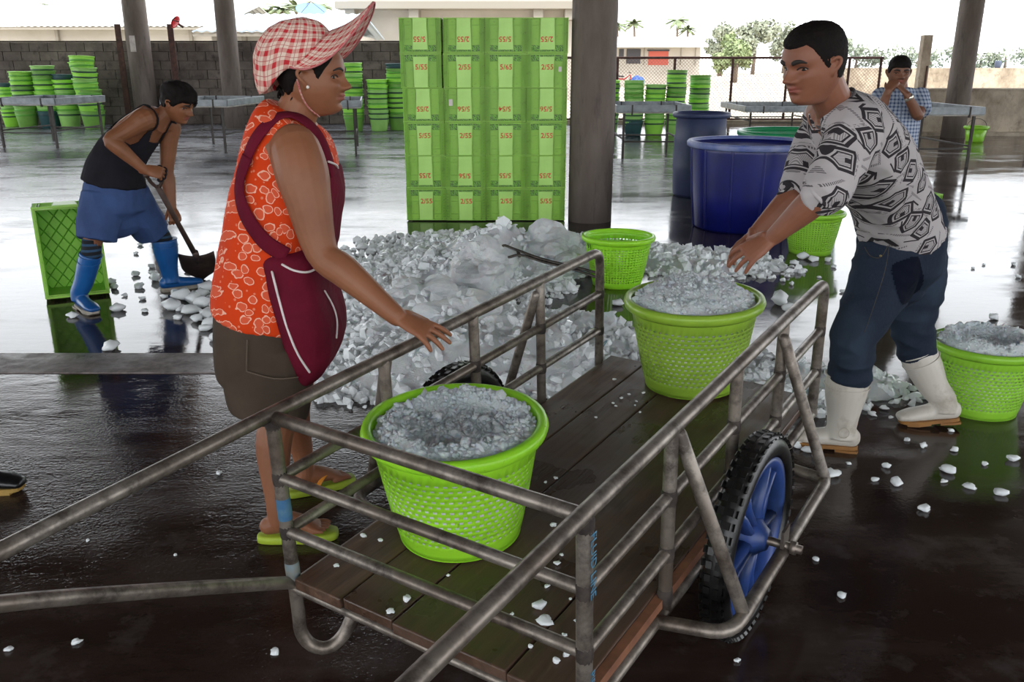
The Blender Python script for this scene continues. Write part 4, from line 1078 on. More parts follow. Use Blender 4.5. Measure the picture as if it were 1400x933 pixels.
def sections(mb, rows, Y, exp=2.3, seg=30, sub=3, tilt=0.0):
    """rows: (py, x_left_px, x_right_px, half depth in Y[, Y offset]) of an upright form at distance Y"""
    pts = []
    for r in rows:
        a, b = P(r[1], r[0], Y), P(r[2], r[0], Y); yo = r[4] if len(r) > 4 else 0.0
        pts.append((((a + b) / 2) + Vector((0, yo, 0)), (b.x - a.x) / 2, r[3], r[5] if len(r) > 5 else tilt))
    out = []
    for i in range(len(pts) - 1):
        g = lambda k: pts[max(0, min(len(pts) - 1, k))]
        for j in range(sub): 
            t = j / sub; q = [g(i + k) for k in (-1, 0, 1, 2)]
            out.append((cr(q[0][0], q[1][0], q[2][0], q[3][0], t), cr(q[0][1], q[1][1], q[2][1], q[3][1], t), cr(q[0][2], q[1][2], q[2][2], q[3][2], t), cr(q[0][3], q[1][3], q[2][3], q[3][3], t)))
    out.append(pts[-1]); rings = []
    for c, rx, ry, tl in out:
        r = []
        for k in range(seg):
            th = 2 * math.pi * k / seg; cc, ss = math.cos(th), math.sin(th)
            x = rx * math.copysign(abs(cc) ** (2 / exp), cc); y = ry * math.copysign(abs(ss) ** (2 / exp), ss); r.append(c + Vector((x, y, tl * x)))
        rings.append(r)
    mb.rings(rings)
def boot(root, base, heel, toe, top, mat, solem, rtop=.068, rank=.05, name='boot', mark=None, lift=0.0, toelift=0.0):
    heel, toe, top = Vector(heel), Vector(toe), Vector(top); d = (toe - heel); L = d.length; d.normalize(); lat = Vector((0, 0, 1)).cross(d).normalized()
    up = d.cross(lat); up = up if up.z > 0 else -up
    z0 = .016
    m = MB()
    m.tube([heel + d * .025 + up * (z0 + .04), heel + d * .09 + up * (z0 + .04), heel + d * (L * .55) + up * (z0 + .032), heel + d * (L * .8) + up * (z0 + .026), heel + d * (L * .955) + up * (z0 + .020)], [(.040, .034), (.042, .038), (.034, .042), (.028, .047), (.022, .038)], 16, ref=up, sub=4, dome=True)
    ank = heel + d * .068 + up * (z0 + .06)
    sh = top - ank
    m.tube([ank - up * .02, ank + up * .03, ank + sh * .35, ank + sh * .7, top], [rank * 1.02, rank, rank * 1.08 + .002, rtop * .97, rtop], 20, sub=4)
    me = voxel(m, .005, 5); me.transform(Matrix.Translation(-base)); b = link(name, me, mat, root)
    n = sh.normalized()
    for k, dk in ((top - n * .004, .0035), (top - n * .048, .0025)):
        MB().tube([k - base + (lat * math.cos(a) + n.cross(lat) * math.sin(a)) * (rtop + .0015) for a in [2 * math.pi * q / 28 for q in range(28)]], dk, 6, closed=True).build('cuff_ridge', mat, b)
    # sole: outline extruded
    def outline(o, z):
        pts = []
        for k in range(28):
            th = 2 * math.pi * k / 28; x = math.cos(th); xx = L * (.5 + .5 * x) ; wdt = (.036 + .013 * smoothstep(.3, .75, xx / L)) * abs(math.sin(th)) ** .55
            pts.append(heel + d * (xx * (1 + o) - L * o / 2) + lat * math.copysign(wdt * (1 + o * 2), math.sin(th)) + up * z - base)
        return pts
    MB().rings([outline(.0, 0.009), outline(.02, .010), outline(.02, .022), outline(.0, .024)], sm=False).build('sole', solem, b)
    hb = MB(); hp = [p for p in outline(.02, 0)]
    V_ = [];
    for zz in (0.0, .0095):
        for (a_, w_) in ((-.004, .018), (.0, .033), (.03, .038), (.085, .037)):
            for sd in (-1, 1): V_.append(heel + d * a_ + lat * sd * w_ + up * zz - base)
    idx = [0, 2, 4, 6, 7, 5, 3, 1]; F = [tuple(idx[::-1]), tuple(i + 8 for i in idx)] + [(idx[i], idx[(i + 1) % 8], idx[(i + 1) % 8] + 8, idx[i] + 8) for i in range(8)]
    MB().add(V_, F).build('heel_block', solem, b)
    V_ = []
    for zz in (0.0, .0095):
        for (a_, w_) in ((L * .5, .036), (L * .72, .046), (L * .9, .036)):
            for sd in (-1, 1): V_.append(heel + d * a_ + lat * sd * w_ + up * zz - base)
    idx = [0, 2, 4, 5, 3, 1]; F = [tuple(idx[::-1]), tuple(i + 6 for i in idx)] + [(idx[i], idx[(i + 1) % 6], idx[(i + 1) % 6] + 6, idx[i] + 6) for i in range(6)]
    MB().add(V_, F).build('sole_tread', solem, b)
    return b, d, lat, up
SK1 = skin_mat('skin_woman', '7f5038', '8d5d42'); SK2 = skin_mat('skin_young_man', '7c4e3a', '8b5b47'); SK3 = skin_mat('skin_shoveller', '74492f', '84553b'); SK4 = skin_mat('skin_old_man', '6b4634', '7a523e')
HAIR = M('black_hair', '0c0908', .75, '17110f', 40, bump=(160, .6, .004), Specular_IOR_Level=.15)

# ---------------------------------------------------------------- the woman in the apron
def woman():
    Y = 2.70; base = Vector((-.74, 2.7, 0))
    hd = Head(P(426, 104, Y), (1, -.03, -.04), HH=.226, fat=.10, nose=.85, lips=1.2)
    mb = MB(); hd.add(mb)
    mb.tube([P(392, 190, Y), P(404, 158, Y), P(419, 128, Y)], [(.075, .08), (.062, .062), (.058, .056)], 18, ref=Vector((1, 0, 0)), sub=3)
    sections(mb, [(165, 365, 428, .10), (185, 352, 440, .15), (220, 345, 450, .16), (300, 330, 445, .16), (400, 315, 430, .17), (440, 315, 425, .17)], Y)
    # near (right) arm, resting on the rail
    sh, el, wr = P(408, 218, 2.545), P(440, 345, 2.485), P(543, 433, 2.39)
    mb.tube([P(398, 198, 2.62), P(404, 206, 2.565), sh.lerp(el, .16), sh.lerp(el, .45) + Vector((0, -.005, 0)), el, el.lerp(wr, .3), el.lerp(wr, .7), wr], [.06, .072, .077, .066, .048, .047, .036, .0285], 18, sub=4, dome=True)
    tip = P(603, 461, 2.36)
    hand(mb, wr, tip - wr, (-.15, -.25, 1), side=1, curl=(.16, .14, .16, .2), spread=.19, thumb=(.75, .75, -.45), sc=1.04)
    # far arm hangs, fist at the hip
    sh2, el2, wr2 = P(408, 222, 2.86), P(412, 330, 2.95), P(440, 366, 2.90)
    mb.tube([P(402, 200, 2.80), sh2, sh2.lerp(el2, .5), el2, wr2], [.06, .062, .056, .044, .03], 14, sub=4, dome=True)
    hand(mb, wr2, (.2, -.1, -1), (1, .3, .2), side=-1, curl=(.9, .9, .9, .9), spread=.03)
    # legs
    for (kx, ky, Yk, ax, ay, heel, toe) in ((385, 560, 2.62, 383, 700, G(360, 741), G(452, 735)), (408, 540, 2.84, 412, 640, G(398, 680), G(462, 664))):
        k_, a_ = P(kx, ky, Yk), None
        d = (toe - heel).normalized(); lat = Vector((0, 0, 1)).cross(d); an = heel + d * .055 + Vector((0, 0, .095))
        mb.tube([Vector((k_.x - .02, k_.y, .75)), Vector((k_.x, k_.y, .47)), Vector((k_.x - .028, (k_.y * .6 + an.y * .4), .33)), an + Vector((0, 0, .06)), an - Vector((0, 0, .02))], [.085, .058, .058, .037, .036], 16, sub=4, dome=True)
        z = .028
        mb.tube([heel + d * .022 + Vector((0, 0, z + .03)), heel + d * .07 + Vector((0, 0, z + .042)), heel + d * .13 + Vector((0, 0, z + .032)), heel + d * .175 + Vector((0, 0, z + .018))], [(.030, .030), (.038, .032), (.026, .038), (.014, .042)], 14, ref=Vector((0, 0, 1)), sub=4, dome=True)
        for i, (lo, L_) in enumerate(((.033, .04), (.013, .042), (-.004, .037), (-.02, .030), (-.034, .022))):
            sd = -1 if Yk < 2.7 else 1
            p = heel + d * .172 + lat * lo * -sd + Vector((0, 0, z + .012))
            mb.tube([p - d * .015, p + d * L_ * .6 + Vector((0, 0, .003)), p + d * L_], [.0105, .0105, .008] if i == 0 else [.0075, .0075, .006], 8, sub=2, dome=True)
    w = finish_body(mb, 'person', base, hd, SK1)
    tag(w, 'person in red checked cap, orange leaf print blouse and maroon apron, hand on cart rail', 'person')
    hd.face_parts(w, base, .75, .6)
    # blouse
    t = NT('orange_leaf_print'); vec = t.coord((1, 1, 1.0))
    wp = t.n('ShaderNodeVectorMath', operation='ADD'); nz = t.noise(30, 2, .5, vec, 1); sc_ = t.n('ShaderNodeVectorMath', operation='SCALE'); t.put(sc_.inputs[0], nz); sc_.inputs['Scale'].default_value = .02
    t.put(wp.inputs[0], vec); t.put(wp.inputs[1], sc_.outputs[0]); q = wp.outputs[0]
    qs = t.sep(q); cbv = t.n('ShaderNodeCombineXYZ'); t.put(cbv.inputs[0], t.math('MULTIPLY_ADD', qs[1], .8, qs[0])); t.put(cbv.inputs[1], t.math('MULTIPLY_ADD', qs[1], .3, qs[2]))
    v2 = t.n('ShaderNodeTexVoronoi', feature='F1', voronoi_dimensions='2D'); v2.inputs['Scale'].default_value = 27; v2.inputs['Randomness'].default_value = .85; t.put(v2.inputs['Vector'], cbv.outputs[0])
    rr_ = t.sep(v2.outputs['Color']); d1 = t.math('DIVIDE', v2.outputs['Distance'], t.math('MULTIPLY_ADD', rr_[0], .5, .72))
    edge = t.math('MULTIPLY', t.math('GREATER_THAN', d1, .30), t.math('LESS_THAN', d1, .375))
    inn = t.math('LESS_THAN', d1, .31); d2 = t.voro(48, t.coord((1, 1, 1), (0, 0, 0), (3, 1, 2))); dots = t.math('MULTIPLY', t.math('LESS_THAN', d2, .20), t.math('GREATER_THAN', d1, .45))
    b = t.mix(inn, srgb('c83c12'), srgb('cf5638')); b = t.mix(t.math('MULTIPLY', edge, .85), b, srgb('e8b49c')); b = t.mix(t.math('MULTIPLY', dots, .5), b, srgb('e09a7c'))
    t.set(Base_Color=b, Roughness=.8, Specular_IOR_Level=.15); t.bump(t.noise(140, 3, .6), .1, .003)
    mb = MB()
    BL = [(150, 366, 418, .075, 0, -.5), (160, 356, 432, .115, 0, -.35), (174, 347, 444, .140, 0, -.2), (195, 338, 453, .152, 0, -.1), (225, 328, 461, .160), (262, 319, 463, .182), (300, 313, 457, .188), (340, 305, 450, .19), (380, 298, 446, .198), (410, 296, 444, .204, 0, -.1), (432, 297, 440, .206, 0, -.23)]
    sections(mb, BL, Y)
    bl = cloth(mb, 'blouse', base, w, t.m, .006, 5, (.0045, 7, (1, 1, .55), 2.0))
    # culottes
    t = NT('brown_twill'); t.set(Base_Color=t.mix(t.ramp(t.noise(6, 5, .6), .35, .65), srgb('4b4036'), srgb('40362e')), Roughness=.9, Specular_IOR_Level=.12); t.bump(t.noise(300, 2, .5), .12, .002)
    mb = MB()
    sections(mb, [(405, 300, 438, .19), (440, 299, 436, .20), (480, 299, 432, .20), (505, 302, 428, .185)], Y)
    sections(mb, [(470, 304, 430, .10), (510, 308, 427, .105), (545, 314, 424, .105), (566, 322, 420, .10, 0, -.12)], 2.60)
    sections(mb, [(450, 304, 424, .10), (490, 303, 420, .105), (522, 304, 416, .10)], 2.82)
    cl = cloth(mb, 'culottes', base, w, t.m, .0065, 4, (.006, 6, (1.3, 1.3, .35), 5.0))
    for pts in ([(338, 465, 2.487), (337, 508, 2.487)], [(337, 508, 2.487), (375, 518, 2.482), (408, 516, 2.492)]):
        MB().tube([P(*q) - base for q in pts], .0022, 6, sub=4).build('pocket_seam', M('twill_seam', '5e5145', .9), cl)
    # apron
    APR = M('maroon_cloth', '541022', .85, '641428', 5, bump=(9, .5, .03), Specular_IOR_Level=.12); PIP = M('white_piping', 'd9cfce', .6)
    mb = MB()
    AP = [(328, 395, 453, .14), (338, 372, 453, .205), (360, 374, 453, .211), (400, 384, 456, .216), (430, 392, 465, .212), (462, 402, 466, .205), (488, 412, 456, .185), (503, 420, 440, .16), (509, 422, 430, .12)]
    sections(mb, AP, Y, exp=3.2)
    sections(mb, [(228, 440, 461, .09), (262, 438, 466, .11), (300, 425, 461, .12), (335, 410, 456, .15)], Y, exp=3)
    ap = cloth(mb, 'apron', base, w, APR, .006, 4, (.006, 6, (1.2, 1.2, .4), 8.0))
    def tab(rows): return sorted([(P(0, r[0], Y).z, (P(r[1], r[0], Y).x + P(r[2], r[0], Y).x) / 2, (P(r[2], r[0], Y).x - P(r[1], r[0], Y).x) / 2, r[3]) for r in rows])
    def surfY(T, px, py, out, e=2.3):
        best = (9, Y)
        for k in range(220):
            yy = 2.36 + k * .002; p = P(px, py, yy); z = p.z; cx_, rx, hw = (float(np.interp(z, [r[0] for r in T], [r[j] for r in T])) for j in (1, 2, 3))
            v = abs((p.x - cx_) / (rx + out)) ** e + abs((yy - Y) / (hw + out)) ** e
            if v < 1: return yy
            if v < best[0]: best = (v, yy)
        return best[1]
    BLT = tab(BL); APT = tab(AP)
    def rib(pts, nm, mt, w_=.0035, ref=None, par=ap, sub=5):
        MB().tube([P(q[0], q[1], q[2] if len(q) > 2 else surfY(APT, q[0], q[1], .006, 3.2)) - base for q in pts], w_, 8, sub=sub, ref=ref, dome=True).build(nm, mt, par)
    rib([(364, 336), (372, 372), (382, 412), (393, 450), (407, 484), (423, 509)], 'piping', PIP)
    rib([(364, 336), (385, 334), (408, 331), (430, 321, 2.53)], 'piping', PIP)
    rib([(386, 362), (402, 370), (422, 372), (441, 362)], 'pocket_piping', PIP)
    rib([(444, 398), (456, 420), (461, 440), (460, 462)], 'pocket_piping', PIP, .0028)
    rib([(449, 221, 2.58), (460, 226, 2.66), (462, 232, 2.72)], 'piping', PIP)
    def strap(pts, wd, out=.011):
        q = [(px, py, surfY(BLT, px, py, out) if Yp is None else Yp) for px, py, Yp in pts]
        W3 = [P(*k) - base for k in q]; refs = []
        for (px, py, Yp) in q:     # outward normal of the blouse there
            f0, f1 = Vector(P(px - 2, py, surfY(BLT, px - 2, py, 0))), Vector(P(px + 2, py, surfY(BLT, px + 2, py, 0))); t_ = (f1 - f0); n_ = Vector((t_.y, -t_.x, 0)); n_ = n_.normalized() if n_.length > 1e-6 else Vector((0, -1, 0))
            up_ = max(0.0, min(1.0, (185 - py) / 30)); refs.append((n_ * (1 - up_ * .75) + Vector((0, 0, up_))).normalized())
        MB().tube(W3, [(.0045, wd)] * len(pts), 8, sub=5, ref=refs, exp=3).build('strap', APR, ap)
    strap([(456, 240, None), (448, 212, None), (436, 186, None), (418, 166, None), (398, 157, None), (378, 160, None), (360, 176, None), (346, 196, None), (336, 220, None), (328, 246, None), (326, 262, None)], .021)
    strap([(338, 214, None), (329, 240, None), (327, 264, None), (334, 290, None), (348, 314, None), (366, 334, None), (392, 350, None)], .024, .013)
    strap([(370, 152, 2.745), (354, 166, 2.70), (344, 186, 2.665), (338, 206, 2.64), (331, 232, 2.62)], .014)
    rib([(297, 345, 2.62), (295, 375, 2.62), (293, 405, 2.62)], 'apron_tie', PIP, .003)
    # cap
    t = NT('red_check_cloth')
    def stripes(vec, sc):
        s = t.sep(vec)
        out = []
        for i in (0, 1):
            fr = t.math('FRACT', t.math('MULTIPLY', s[i], sc))
            out.append((t.math('LESS_THAN', fr, .38), t.math('MULTIPLY', t.math('GREATER_THAN', fr, .62), t.math('LESS_THAN', fr, .68))))
        return out
    uv = t.n('ShaderNodeUVMap'); uv.uv_map = 'weave'
    st = stripes(uv.outputs[0], 1.0)
    k = t.math('MULTIPLY', t.math('ADD', st[0][0], st[1][0]), .5); kn = t.math('MAXIMUM', st[0][1], st[1][1])
    b = t.mix(k, srgb('d9c4b4'), srgb('b8202a')); b = t.mix(t.math('MULTIPLY', kn, .7), b, srgb('a02836'))
    CHK = t.set(Base_Color=b, Roughness=.85); t.bump(t.noise(160, 3, .6), .15, .002)
    def uvgrid(name, G_, su, sv, mat, parent, thick=.003, u0=0, rot=0.0):
        nj, ni = len(G_), len(G_[0]); V_ = [v - base for r in G_ for v in r]; F = [(j * ni + i, j * ni + i + 1, (j + 1) * ni + i + 1, (j + 1) * ni + i) for j in range(nj - 1) for i in range(ni - 1)]
        me = MB().add(V_, F, sm=True).mesh(name); ul = me.uv_layers.new(name='weave'); c, s = math.cos(rot), math.sin(rot)
        for lp in me.loops:
            j, i = divmod(lp.vertex_index, ni); a, b_ = u0 + i / (ni - 1) * su, j / (nj - 1) * sv; ul.data[lp.index].uv = (a * c - b_ * s, a * s + b_ * c)
        o = link(name, me, mat, parent); m = o.modifiers.new('s', 'SOLIDIFY'); m.thickness = thick; return o
    # crown: puffed dome over the skull, gathered low at the nape
    c0 = P(405, 88, Y); Gd = []
    lower = [(400, 91), (378, 112), (352, 98)]
    nth, nph = 72, 26
    def crown_pt(th, f):
        # th: 0 forward .. pi back ; f: 0 edge .. 1 top
        cf = math.cos(th)
        ed = Vector((.095 if cf > 0 else .135, .092, 0)); 
        ex = math.cos(th) * (.10 if cf > 0 else .125); ey = math.sin(th) * .09
        ez = .055 * cf if cf > 0 else .02 * cf - .055 * smoothstep(.1, .9, -cf)
        a = f * math.pi / 2; puff = 1 + .16 * math.sin(a * 2) * (1.0 if cf < .3 else .45)
        return Vector((ex * math.cos(a) ** .75 * puff - .018 * math.sin(a), ey * math.cos(a) ** .75 * puff, ez * (1 - f) ** 1.2 + (.135 if cf > 0 else .135) * math.sin(a) ** 1.0))
    o0 = P(412, 92, Y)
    for j in range(nph + 1):
        f = j / nph; row = []
        for i in range(nth + 1):
            th = 2 * math.pi * i / nth; p = crown_pt(th, f); nn = mnoise.noise(p * 28 + Vector((4, 2, 1))) * .004 + .004 * math.sin(th * 16) * max(0, -math.cos(th)) * (1 - f) ** 2
            row.append(o0 + p * (1 + nn / .1 * .8))
        Gd.append(row)
    cap = uvgrid('cap', Gd, 20, 7, CHK, w, .004, rot=.4)
    # brim: big bill turned up, springing from ear to ear
    Gd = []; ni, nj = 60, 16
    for j in range(nj + 1):
        row = []
        for i in range(ni + 1):
            s = -1 + 2 * i / ni; a = s * R(97)
            A = o0 + Vector((math.cos(a) * .098, math.sin(a) * .0915, .012 + .088 * max(0, math.cos(a)) ** 1.2 - .012 * abs(s)))
            out_ = max(0.0, math.cos(a * .93)) ** .55
            O = A + Vector((.125 * out_ * (.75 + .25 * math.cos(a)), .035 * math.sin(a) * out_, .078 * out_ * math.cos(a) ** 2 - .022 * out_ * math.sin(a) ** 2))
            k = j / nj; p = A.lerp(O, k) + Vector((0, 0, -.012 * math.sin(k * math.pi) * out_)); row.append(p)
        Gd.append(row)
    br = uvgrid('brim', Gd, 15, 5, CHK, cap, .005, rot=.0)
    MB().tube([v - base for v in Gd[-1]], .003, 6).build('brim_edge', M('brim_binding', 'b8696a', .8), br)
    # hair at nape and temple
    mb = MB()
    hd.hair(mb, lambda th, z, p: (min(z - np.interp(th, [0, .5, 1.0, 1.22, 1.45, 2.05, 3.2], [.34, .30, .10, -.05, .15, -.2, -.34]), .3)), lambda th, z: .018, 9, .016)
    h_ = mb.mesh('hair'); h_.transform(Matrix.Translation(-base)); link('hair', h_, HAIR, w)
    mb = MB(); rg = random.Random(3)
    for k in range(16):
        a = P(382 + rg.uniform(0, 26), 112 + rg.uniform(-4, 16), 2.64 + rg.uniform(0, .1)); b_ = a + Vector((rg.uniform(-.03, .04), 0, -rg.uniform(.02, .055))); c_ = b_ + Vector((rg.uniform(-.01, .03), 0, rg.uniform(-.02, .012)))
        mb.tube([a - base, b_ - base, c_ - base], [.005, .0035, .001], 6, sub=4)
    mb.build('hair_wisps', HAIR, w)
    tag(bpy.data.objects[w.children[-1].name], kind='stuff')
    # chin cord, earring
    CORD = M('cord', 'c9a79c', .8, 'a83a44', 130)
    MB().tube([P(*q) - base for q in ((406, 108, 2.612), (411, 127, 2.617), (418, 142, 2.632), (428, 153, 2.655), (434, 157, 2.675))], .0026, 8, sub=5).build('chin_cord', CORD, cap)
    MB().tube([P(*q) - base for q in ((433, 156, 2.67), (437, 160, 2.66))], .002, 6).build('cord_end', CORD, cap)
    vs, fs = blob(.0052, 1, jit=0, sub=2); e_ = hd.w(.035, -.362, -.128); MB().add([v + e_ - base for v in vs], fs, sm=True).build('pearl_earring', M('pearl', 'e8e2da', .15), w)
    # sandals
    SG = M('sandal_green', 'a3b832', .6, '8fa52a', 9); SO = M('sandal_orange', 'd98a2a', .6); SG2 = M('sandal_strap_green', '6f9a2c', .55)
    for heel, toe, sd in ((G(360, 741), G(452, 735), -1), (G(398, 680), G(462, 664), 1)):
        d = (toe - heel).normalized(); lat = Vector((0, 0, 1)).cross(d); h0 = heel - d * .018; L = .262
        def ol(o, z):
            r = []
            for k in range(30):
                th = 2 * math.pi * k / 30; xx = L * (.5 + .5 * math.cos(th)); wd = (.036 + .012 * smoothstep(.35, .8, xx / L)) * abs(math.sin(th)) ** .6; r.append(h0 + d * (xx + o * math.cos(th)) + lat * math.copysign(wd + o, math.sin(th)) + Vector((0, 0, z)) - base)
            return r
        s_ = MB().rings([ol(-.004, .001), ol(0, .005), ol(.001, .018), ol(-.001, .027), ol(-.006, .029)]).build('sandal', SG, w)
        tz = h0 + d * .185 + Vector((0, 0, .048))
        for q in (-1, 1):
            pts = [h0 + d * .10 + lat * q * .042 + Vector((0, 0, .026)), h0 + d * .125 + lat * q * .036 + Vector((0, 0, .060)), h0 + d * .155 + lat * q * .018 + Vector((0, 0, .070)), tz + Vector((0, 0, .006))]
            MB().tube([p - base for p in pts], [(.003, .012), (.003, .012), (.003, .009), (.003, .005)], 8, sub=4, ref=Vector((0, 0, 1))).build('sandal_strap', SG2 if q == sd else SO, s_)
        MB().tube([tz - base + Vector((0, 0, .004)), tz - base - Vector((0, 0, .02))], .003, 6).build('toe_post', SG2, s_)
    return w
woman()
# ---------------------------------------------------------------- young man in the printed shirt
def young_man():
    base = Vector((1.5, 3.38, 0)); L = Vector((.08, -1, 0)).normalized()
    hd = Head(P(1113, 88, 2.82), (-.90, -.42, -.20), HH=.233, nose=.95, lips=1.15, nw=1.25)
    mb = MB(); hd.add(mb)
    nb = P(1142, 148, 2.92)
    mb.tube([nb + Vector((.02, .02, -.04)), nb, hd.w(-.16, 0, -.28), hd.w(-.12, 0, -.1)], [.075, .062, .058, .055], 18, sub=3)
    Hc, Wc, Cm, Cu = P(1230, 335, 3.38), P(1216, 285, 3.28), P(1182, 215, 3.10), P(1152, 168, 2.97)
    path = [Hc, Wc, Cm, Cu]
    mb.tube(path, [(.15, .11), (.14, .1), (.15, .11), (.14, .09)], 20, ref=L, sub=4, dome=True)
    sN, sF = P(1168, 182, 2.80), P(1128, 178, 3.13)
    eN, wN = P(1128, 262, 2.66), P(1056, 325, 2.74); eF, wF = P(1090, 265, 3.0), P(1036, 316, 2.96)
    for s_, e_, w_ in ((sN, eN, wN), (sF, eF, wF)):
        mb.tube([s_, s_.lerp(e_, .5), e_, e_.lerp(w_, .3), e_.lerp(w_, .75), w_], [.05, .05, .045, .046, .034, .027], 16, sub=4, dome=True)
    hand(mb, wN, P(1004, 358, 2.74) - wN, (.25, -.55, .9), side=-1, curl=(.30, .22, .2, .2), spread=.17, sc=1.0, thumb=(.55, .7, -.7))
    hand(mb, wF, P(996, 350, 2.95) - wF, (.25, .45, .9), side=1, curl=(.28, .22, .2, .2), spread=.14, sc=1.0, thumb=(.6, .6, -.7))
    hN, kN, bN = P(1214, 350, 3.30), P(1168, 452, 3.2), P(1160, 520, 3.27)
    hF, kF, bF = P(1246, 350, 3.47), P(1246, 440, 3.50), P(1254, 486, 3.54)
    for h_, k_, b_, g_ in ((hN, kN, bN, G(1155, 610)), (hF, kF, bF, G(1290, 580))):
        mb.tube([h_, k_, b_, g_ + Vector((0, 0, .1))], [.08, .06, .05, .04], 14, sub=4, dome=True)
    w = finish_body(mb, 'person', base, hd, SK2)
    tag(w, 'person in grey printed shirt, jeans and white boots leaning with both hands out', 'person')
    hd.face_parts(w, base, .62)
    mb = MB()
    hd.hair(mb, lambda th, z, p: z - np.interp(th, [0, .35, .7, .95, 1.15, 1.35, 1.5, 1.62, 1.8, 3.2], [.26, .27, .30, .24, .12, -.03, -.06, .06, -.20, -.30]), lambda th, z: .006 + .035 * smoothstep(.1, .42, z), 60, .012)
    h_ = mb.mesh('hair'); h_.transform(Matrix.Translation(-base)); link('hair', h_, HAIR, w)
    # shirt
    t = NT('printed_shirt')
    xyz = t.sep(t.coord((1, 1, 1), (0, R(-25), 0)))
    cb = t.n('ShaderNodeCombineXYZ'); t.put(cb.inputs[0], t.math('MULTIPLY_ADD', xyz[1], .45, xyz[0])); t.put(cb.inputs[1], t.math('MULTIPLY_ADD', xyz[1], .3, xyz[2])); p2 = cb.outputs[0]
    SCL = 9.6
    v = t.n('ShaderNodeTexVoronoi', feature='F1', voronoi_dimensions='2D'); v.inputs['Scale'].default_value = SCL; v.inputs['Randomness'].default_value = .45; t.put(v.inputs['Vector'], p2)
    sub = t.n('ShaderNodeVectorMath', operation='SUBTRACT'); t.put(sub.inputs[0], p2); t.put(sub.inputs[1], v.outputs['Position'])
    scv = t.n('ShaderNodeVectorMath', operation='SCALE'); t.put(scv.inputs[0], sub.outputs[0]); scv.inputs['Scale'].default_value = SCL
    rnd = t.sep(v.outputs['Color'])
    rot = t.n('ShaderNodeVectorRotate', rotation_type='Z_AXIS'); t.put(rot.inputs['Vector'], scv.outputs[0]); t.put(rot.inputs['Angle'], t.math('MULTIPLY', rnd[0], 6.28))
    q = t.sep(rot.outputs[0]); ax = t.math('ABSOLUTE', q[0]); yy = q[1]
    d = t.math('MAXIMUM', t.math('MAXIMUM', t.math('SUBTRACT', ax, .36), t.math('SUBTRACT', t.math('MULTIPLY', yy, -1.0), .40)), t.math('SUBTRACT', t.math('MULTIPLY_ADD', ax, .7, yy), .42))
    def band(x, a, b): return t.math('MULTIPLY', t.math('GREATER_THAN', x, a), t.math('LESS_THAN', x, b))
    ring = t.math('MAXIMUM', band(d, -.10, .0), band(d, -.19, -.145))
    hatch = t.math('MULTIPLY', t.math('LESS_THAN', d, -.2), t.math('GREATER_THAN', t.math('FRACT', t.math('MULTIPLY', t.math('ADD', q[0], t.math('MULTIPLY', yy, .4)), 22.0)), .55))
    core = t.math('MULTIPLY', t.math('LESS_THAN', ax, .07), band(yy, -.24, -.04))
    dk = t.math('MAXIMUM', t.math('MAXIMUM', ring, t.math('MULTIPLY', hatch, .55)), core)
    # lettering rows and slanted bars between the motifs
    lt = t.math('MULTIPLY', band(yy, .45, .53), t.math('GREATER_THAN', t.math('FRACT', t.math('MULTIPLY', q[0], 17.0)), .45))
    lt2 = t.math('MULTIPLY', band(yy, -.50, -.42), t.math('GREATER_THAN', t.noise(120, 2, .5, p2), .5))
    bar = t.math('MULTIPLY', band(t.math('ADD', q[0], t.math('MULTIPLY', yy, .5)), .40, .455), t.math('LESS_THAN', yy, .2))
    dk = t.math('MAXIMUM', dk, t.math('MAXIMUM', t.math('MULTIPLY', lt, .8), t.math('MAXIMUM', t.math('MULTIPLY', lt2, .6), bar)))
    b = t.mix(dk, srgb('b0aaab'), srgb('343033'))
    t.set(Base_Color=b, Roughness=.88, Specular_IOR_Level=.12); t.bump(t.noise(200, 2, .5), .08, .002); SHIRT = t.m
    mb = MB()
    mb.tube([P(1233, 318, 3.36), P(1222, 290, 3.30), P(1205, 250, 3.20), P(1180, 205, 3.08), P(1158, 170, 2.99), P(1146, 152, 2.94)], [(.163, .141), (.163, .132), (.166, .126), (.178, .128), (.16, .112), (.10, .075)], 26, ref=L, sub=5, exp=2.3)
    mb.tube([P(1160, 168, 2.90), sN, sN.lerp(eN, .5), eN.lerp(wN, .0), eN.lerp(wN, .06)], [.09, .085, .078, .068, .062], 20, sub=4)
    mb.tube([P(1140, 168, 3.05), sF, sF.lerp(eF, .5), eF, eF.lerp(wF, .04)], [.085, .08, .075, .066, .062], 20, sub=4)
    sh = cloth(mb, 'shirt', base, w, SHIRT, .006, 4, (.008, 8, (1, 1, 1), 4.0))
    COLL = M('shirt_collar', '4a4547', .8)
    n_ = (hd.w(-.16, 0, -.28) - nb).normalized(); l2 = L; f2 = n_.cross(l2).normalized()
    MB().tube([nb + n_ * .012 + (l2 * math.cos(a) + f2 * math.sin(a)) * .074 - n_ * .03 * max(0, -math.sin(a)) - base for a in [2 * math.pi * k / 24 for k in range(24)]], [(.009, .004)] * 24, 8, closed=True, ref=n_).build('collar', COLL, sh)
    for e_, w_, nm in ((eN, wN, 'cuff'), (eF, wF, 'cuff')):
        c_ = e_.lerp(w_, .05); ax_ = (w_ - e_).normalized(); l_ = ax_.orthogonal().normalized(); m_ = ax_.cross(l_)
        MB().tube([c_ + (l_ * math.cos(a) + m_ * math.sin(a)) * .0615 - base for a in [2 * math.pi * k / 24 for k in range(24)]], (.007, .004), 8, closed=True, ref=ax_).build(nm, SHIRT, sh)
    # jeans
    t = NT('denim'); n1 = t.noise(5, 4, .6); fade = t.ramp(t.noise(3.2, 3, .5, t.coord((1, 1, .45))), .45, .68)
    b = t.mix(fade, srgb('1c222e'), srgb('384454')); gv = t.math('MULTIPLY', t.noise(260, 2, .6, t.coord((1, 1, .2))), .35)
